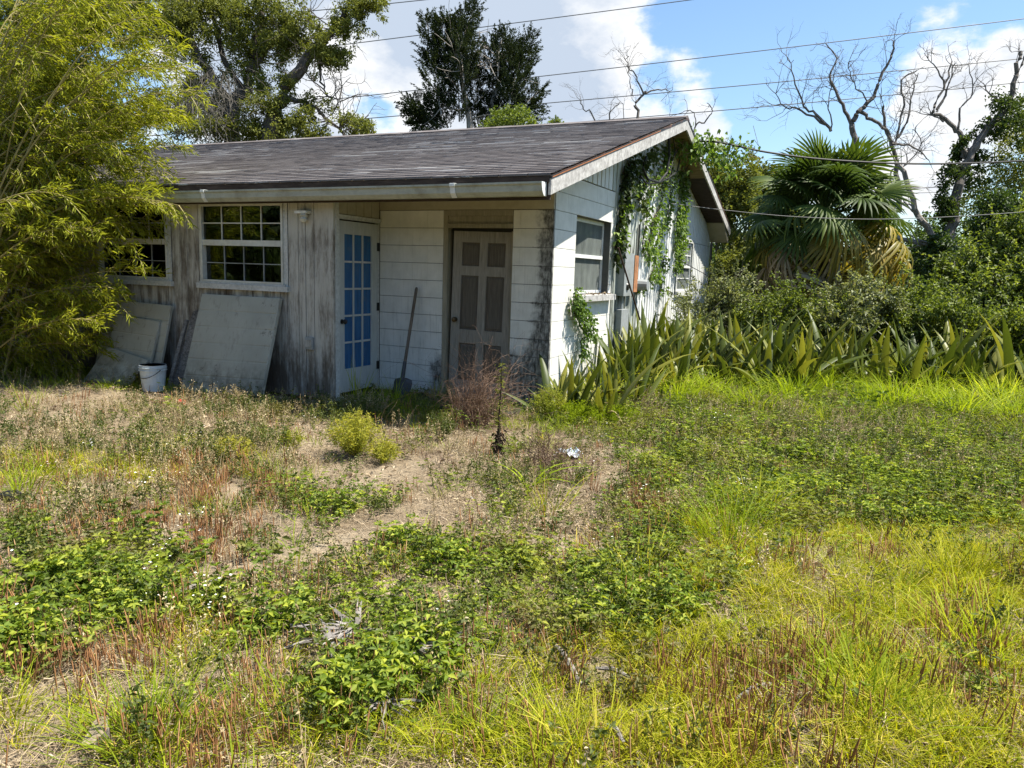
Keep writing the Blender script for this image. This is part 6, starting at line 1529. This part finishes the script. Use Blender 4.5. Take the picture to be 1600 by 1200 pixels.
LW = [(590, 1085, .24, 46, 'brightest glossy leafy weed covering the dead palm leaves in the foreground'), (545, 1120, .18, 30, 'bright leafy weed at the lower left of the glossy one'), (660, 1040, .18, 30, 'bright leafy weed to the right of the fallen palm leaves'), (1275, 775, .30, 60, 'deep green leafy weed mound in the right middle'), (430, 985, .24, 44, 'leafy weed clump right of the gray stick at the left'), (350, 960, .16, 24, 'small leafy weed clump over the gray stick'),
      (110, 930, .32, 60, 'large broad leaved weed clump at the left edge'), (50, 1010, .26, 44, 'leafy weed at the left edge below the larger clump'), (220, 950, .24, 40, 'leafy weed between the large left clump and the gray stick'), (520, 800, .22, 36, 'isolated leafy weed on the straw left of centre'), (1110, 715, .34, 60, 'leafy mound at the right edge of the bare patch'), (1040, 690, .26, 40, 'leafy weed below the leaning sword plant'), (1440, 825, .28, 50, 'leafy weed at the top edge of the lawn on the right'), (1350, 815, .26, 44, 'leafy weed at the top edge of the lawn, left of its neighbour'), (1545, 815, .26, 44, 'leafy weed at the right edge of the lawn top'),
      (960, 960, .26, 44, 'leafy weed mound in the centre right of the foreground'), (1060, 960, .24, 40, 'leafy weed at the left margin of the yellow lawn'), (700, 900, .2, 30, 'leafy weed in the middle of the foreground'), (830, 890, .22, 36, 'leafy weed below the upright yellow blades'),
      (1180, 735, .3, 50, 'green leafy mound just right of the mound edging the bare patch'), (1250, 715, .26, 40, 'leafy mound behind the deep green one in the right middle'), (1350, 740, .32, 50, 'leafy mound to the right of the deep green one'), (1420, 760, .28, 44, 'second leafy mound to the right of the deep green one'), (1500, 755, .3, 50, 'leafy mound near the right edge in the middle distance'), (1570, 770, .28, 44, 'leafy mound touching the right edge in the middle distance'), (1380, 700, .3, 40, 'far leafy mound below the tall grass clumps'), (1480, 705, .3, 40, 'far leafy mound below the tallest grass clump'), (1150, 690, .26, 36, 'far leafy mound in front of the medium grass clump'), (1215, 790, .24, 40, 'leafy mound just above the flat gray stone'), (1020, 740, .2, 30, 'small leafy mound on the right rim of the bare patch'), (620, 860, .2, 30, 'leafy weed on the straw between the bare patch and the foreground')]
def p_mound(seed, n, w, L, W):
    r = np.random.default_rng(seed); parts = []; n = int(n*2.5); dirs_ = r.random(5)*6.28
    for s_ in range(n):
        a = r.random()*6.28; q_ = w*r.random()**.55*(1+.35*math.sin(3*a+dirs_[0])+.2*math.sin(5*a+dirs_[1])); b = np.array([math.cos(a)*q_*.8, math.sin(a)*q_*.8, 0]); h = (.03+.15*r.random()**1.4)*(1.15-.45*min(1.2, q_/w)); t_ = b*1.15+np.array([r.normal()*.02, r.normal()*.02, h])
        for z, m, k_ in ((1, 6, 1.), (.7, 3, .95), (.42, 2, .8)):
            p = b*(1-z)+t_*z; az = r.random()*6.28+np.arange(m)*6.28/m; D = np.stack([np.cos(az), np.sin(az), np.full(m, .15+.35*r.random())], 1)
            parts.append(leaves(np.repeat(p[None], m, 0), D+rand_dir(m, r)*.3, L*k_*(.6+.6*r.random(m)), W*k_*(.7+.5*r.random(m)), r, fold=.14, droop=.3, rnd=np.clip(.35*z+.7*r.random(m)-.05, 0, 1)))
        sd = np.array([-math.sin(a), math.cos(a), 0])*.0016; parts.append((np.array([b-sd, b+sd, t_]), np.array([[0, 1, 2]]), np.array([.3])))
    V, F, q = merge(parts); return np_mesh('mound', V, F, q)
for i, (x, y, w, n, lb) in enumerate(LW):
    g = G(x, y); single('leafy_weed', p_mound(900+i, n, w, .040 if i in (0, 1, 2, 4, 6, 7) else .033, .017 if i in (0, 1, 2, 4, 6, 7) else .014), M['herb_bright'], g[0], g[1], lb, 'weed', 'leafy weed clumps')
# strap leaved plant
g = G(826, 768); r = np.random.default_rng(5); n = 9; az = np.array([2.9, 2.5, .2, -.3, -.7, 1.2, 3.4, -1.2, .6]); A = np.stack([np.cos(az), np.sin(az), 0*az], 1); P = np.zeros((n, 3))
V, F, q = blades(P, A*.35+[0, 0, 1], np.array([.34, .26, .36, .34, .30, .34, .2, .25, .4]), .022, 1.0, r, 8, az=A); single('strap_leaf_plant', np_mesh('strap', V, F, q), M['grass_tall'], g[0], g[1], 'small strap leaved plant arching beside the dark dead stem', 'plant')
# yellow bushes
def fine_bush(seed, n, w, h, L, W, up=.6):
    r = np.random.default_rng(seed); parts = []; ns = int(n/26)
    for s in range(ns):
        a = r.random()*6.28; rr = r.random()**.6; d = unit(np.array([math.cos(a)*w*rr, math.sin(a)*w*rr, h*(1-.35*rr*rr)*(.8+.3*r.random())])); Ln = h*(.75+.35*r.random())*(1 if rr < .7 else .85)
        tip = np.array([math.cos(a)*w*rr, math.sin(a)*w*rr, h*(1-.45*rr*rr)*(.75+.3*r.random())]); t = .15+.85*r.random(26)**.7; P = tip*t[:, None]+rand_dir(26, r)*.02
        parts.append(leaves(P, unit(tip)[None]*up+rand_dir(26, r)*.6, L*(.6+.8*r.random(26)), W, r, rnd=np.clip(.5*t+.5*r.random(26), 0, 1)))
        sd = np.array([-math.sin(a), math.cos(a), 0])*.0015; parts.append((np.array([-sd, sd, tip]), np.array([[0, 1, 2]]), np.array([.1])))
    V, F, q = merge(parts); return np_mesh('fine_bush', V, F, q)
for (x, y, w, h, n, lb) in ((555, 712, .25, .40, 5200, 'feathery yellow green bush left of the dead brush'), (598, 725, .14, .22, 1700, 'smaller feathery bush at the right foot of the yellow one'), (365, 722, .17, .20, 2000, 'low yellowing bush on the bare ground at the left'), (455, 700, .13, .16, 900, 'small yellow tuft between the two yellow bushes')):
    g = G(x, y); single('yellow_bush', fine_bush(int(x), n, w, h, .028, .006), M['yellow'], g[0], g[1], lb, 'bush', 'yellow green bushes')
for (x, y, w, h, n, mt, lb) in ((855, 660, .20, .42, 3200, 'herb', 'feathery green weed in front of the block corner'), (905, 665, .32, .26, 4200, 'grass_green', 'bright fine leaved green mound right of the block corner'), (965, 668, .32, .24, 3800, 'grass_green', 'second bright fine leaved mound farther right of the block corner'), (1050, 600, .22, .42, 2600, 'yellow', 'yellow feathery weed in front of the sword leaves'), (370, 640, .10, .26, 700, 'dryweed', 'pale flowering weed at the shade edge by the wall'), (690, 690, .14, .28, 1200, 'herb_dk', 'olive weed at the left foot of the dead brush'), (700, 650, .12, .42, 700, 'shrub_pale', 'tall pale weed beside the wooden door'), (1110, 640, .2, .26, 1500, 'yellow', 'yellow weed among the tall grass'), (1320, 660, .22, .2, 1400, 'dryweed', 'brown seeding weed in front of the lone sword plant')):
    g = G(x, y); single('weed_clump', fine_bush(int(x)+7, n, w, h, .026, .0065), M[mt], g[0], g[1], lb, 'weed', 'weed clumps')
# weeds in the shade of the wall
r = np.random.default_rng(17)
for (x, y, h, lb) in ((385, 606, .5, 'tall leafy weed in front of the widest beige panel'), (215, 606, .22, 'dark weed left of the bucket'), (300, 604, .3, 'weed right of the bucket at the foot of the plank'), (430, 612, .42, 'dark weed at the right foot of the widest beige panel'), (330, 608, .35, 'weed at the left foot of the widest beige panel')):
    g = G(x, y); single('weed_clump', fine_bush(int(x)+90, 900, .16, h, .045, .013), M['herb_dk'], g[0], g[1]+.1, lb, 'weed', 'weed clumps')
# dead brush by the wooden door
def brush(seed, n, h, w, lean, mat, k=2.2):
    r = np.random.default_rng(seed); mb = MB()
    for i in range(n):
        a = r.random()*6.28; rr = r.random()**.7*w; b = np.array([math.cos(a)*rr*.45, math.sin(a)*rr*.45, 0]); d = unit(np.array([math.cos(a)*.25+lean*r.random(), math.sin(a)*.25, 1]))
        twigs(mb, b, d, h*(.45+.6*r.random()), .003, 2 if i % 2 else 1, r, .55, (2, 4), 3, up=-.15)
    return mb.mesh('brush')
g = G(742, 668); o = single('dead_brush', brush(3, 120, .62, .26, .35, None), M['brush'], g[0], g[1], 'tangled tall brown dead brush in front of the wooden door', 'brush')
V, F, q = blades(np.stack([r.normal(size=160)*.1, r.normal(size=160)*.08, np.zeros(160)], 1), unit(rand_dir(160, r)*.25+[.12, 0, 1]), .3+.45*r.random(160), .005, .35, r, 4)
o = single('dry_grass_clump', np_mesh('dry_grass', V, F, q), M['brush'], g[0]-.02, g[1]-.05, 'dry upright stems standing in the dead brush by the wooden door', 'dry grass')
for (x, y, s, n, lb) in ((858, 728, .9, 60, 'low brown dead brush left of the white plastic scrap'), (900, 745, .6, 34, 'smaller spread of brown dead twigs below the white plastic scrap'), (690, 730, .35, 14, 'sparse dead twigs on the straw left of the dark stem'), (1010, 655, .8, 30, 'brown dead twigs under the leaning sword plant')):
    g = G(x, y); single('dead_brush', brush(int(x), n, .24*s+.06, .34, .0, None), M['brush'], g[0], g[1], lb, 'brush', 'low dead brush')
# dark dead stem with shaggy foot
g = G(778, 712); root = empty('dead_plant', (g[0], g[1], float(gh(*g)))); tag(root, 'dark upright dead stem with a shaggy foot and thin green shoots', 'dead plant')
mb = MB(); mb.tube([(0, 0, 0), (.004, 0, .12), (.0, 0, .34), (.012, .0, .6), (.01, 0, .78)], [.026, .02, .009, .006, .003], 6); mb.build('stem', M['twig_dark'], root)
r = np.random.default_rng(6); n = 130; P = np.stack([r.normal(size=n)*.02, r.normal(size=n)*.02, .02+.22*r.random(n)], 1); V, F, q = leaves(P, rand_dir(n, r)*[1, 1, .3]+[0, 0, -.6], .05, .018, r); link('shag', np_mesh('shag', V, F, q), M['twig_dark'], root)
n = 150; P = np.stack([r.normal(size=n)*.02, r.normal(size=n)*.02, .25+.55*r.random(n)], 1); V, F, q = leaves(P, rand_dir(n, r)+[0, 0, .4], .045, .008, r); link('shoots', np_mesh('shoots', V, F, q), M['herb'], root)
# dead palm fronds lying in the foreground
def dead_frond(x, y, az, sc, label, seed):
    g = G(x, y); root = empty('dead_frond', (g[0], g[1], float(gh(*g))+.035)); tag(root, label, 'dead palm leaf', 'fallen palm leaves'); root.rotation_euler = (0, 0, az)
    r = np.random.default_rng(seed); n = 20; t = np.linspace(-1, 1, n); a = t*1.3; D = np.stack([np.cos(a), np.sin(a), .25*r.random(n)], 1); P = np.zeros((n, 3))+[0, 0, .02]
    V, F, q = blades(P+D*.03, D, sc*(.55+.5*r.random(n))*(1-.3*abs(t)), .030*sc/.45, .35, r, 5, az=unit(rand_dir(n, r)*[1, 1, .2]))
    V[:, 2] = np.maximum(V[:, 2], -.02)+r.random(len(V))*.012; link('blade', np_mesh('blade', V, F, q), M['frond_gray'], root)
    mb = MB(); mb.tube([(0, 0, .02), (-.15*sc/.4, .02, .03), (-.4*sc/.4, .03, .01)], [.012, .010, .012], 6); mb.build('petiole', M['bark_pale'], root)
M['frond_gray'] = leaf_mat('gray_dead_frond', (.10, .09, .08), (.22, .20, .18), (.40, .38, .34), .1, (1, 1, 1), rough=.75, spec=.15)
dead_frond(560, 1010, R(200), .27, 'largest gray dead palm leaf half hidden by bright weeds', 1)
dead_frond(520, 1035, R(140), .24, 'gray dead palm leaf left of the bright weeds in the foreground', 2)
dead_frond(600, 1120, R(-60), .17, 'small pale dead palm leaf below the bright weeds', 3)
dead_frond(640, 1040, R(20), .20, 'dead palm leaf to the right of the bright weeds', 4)
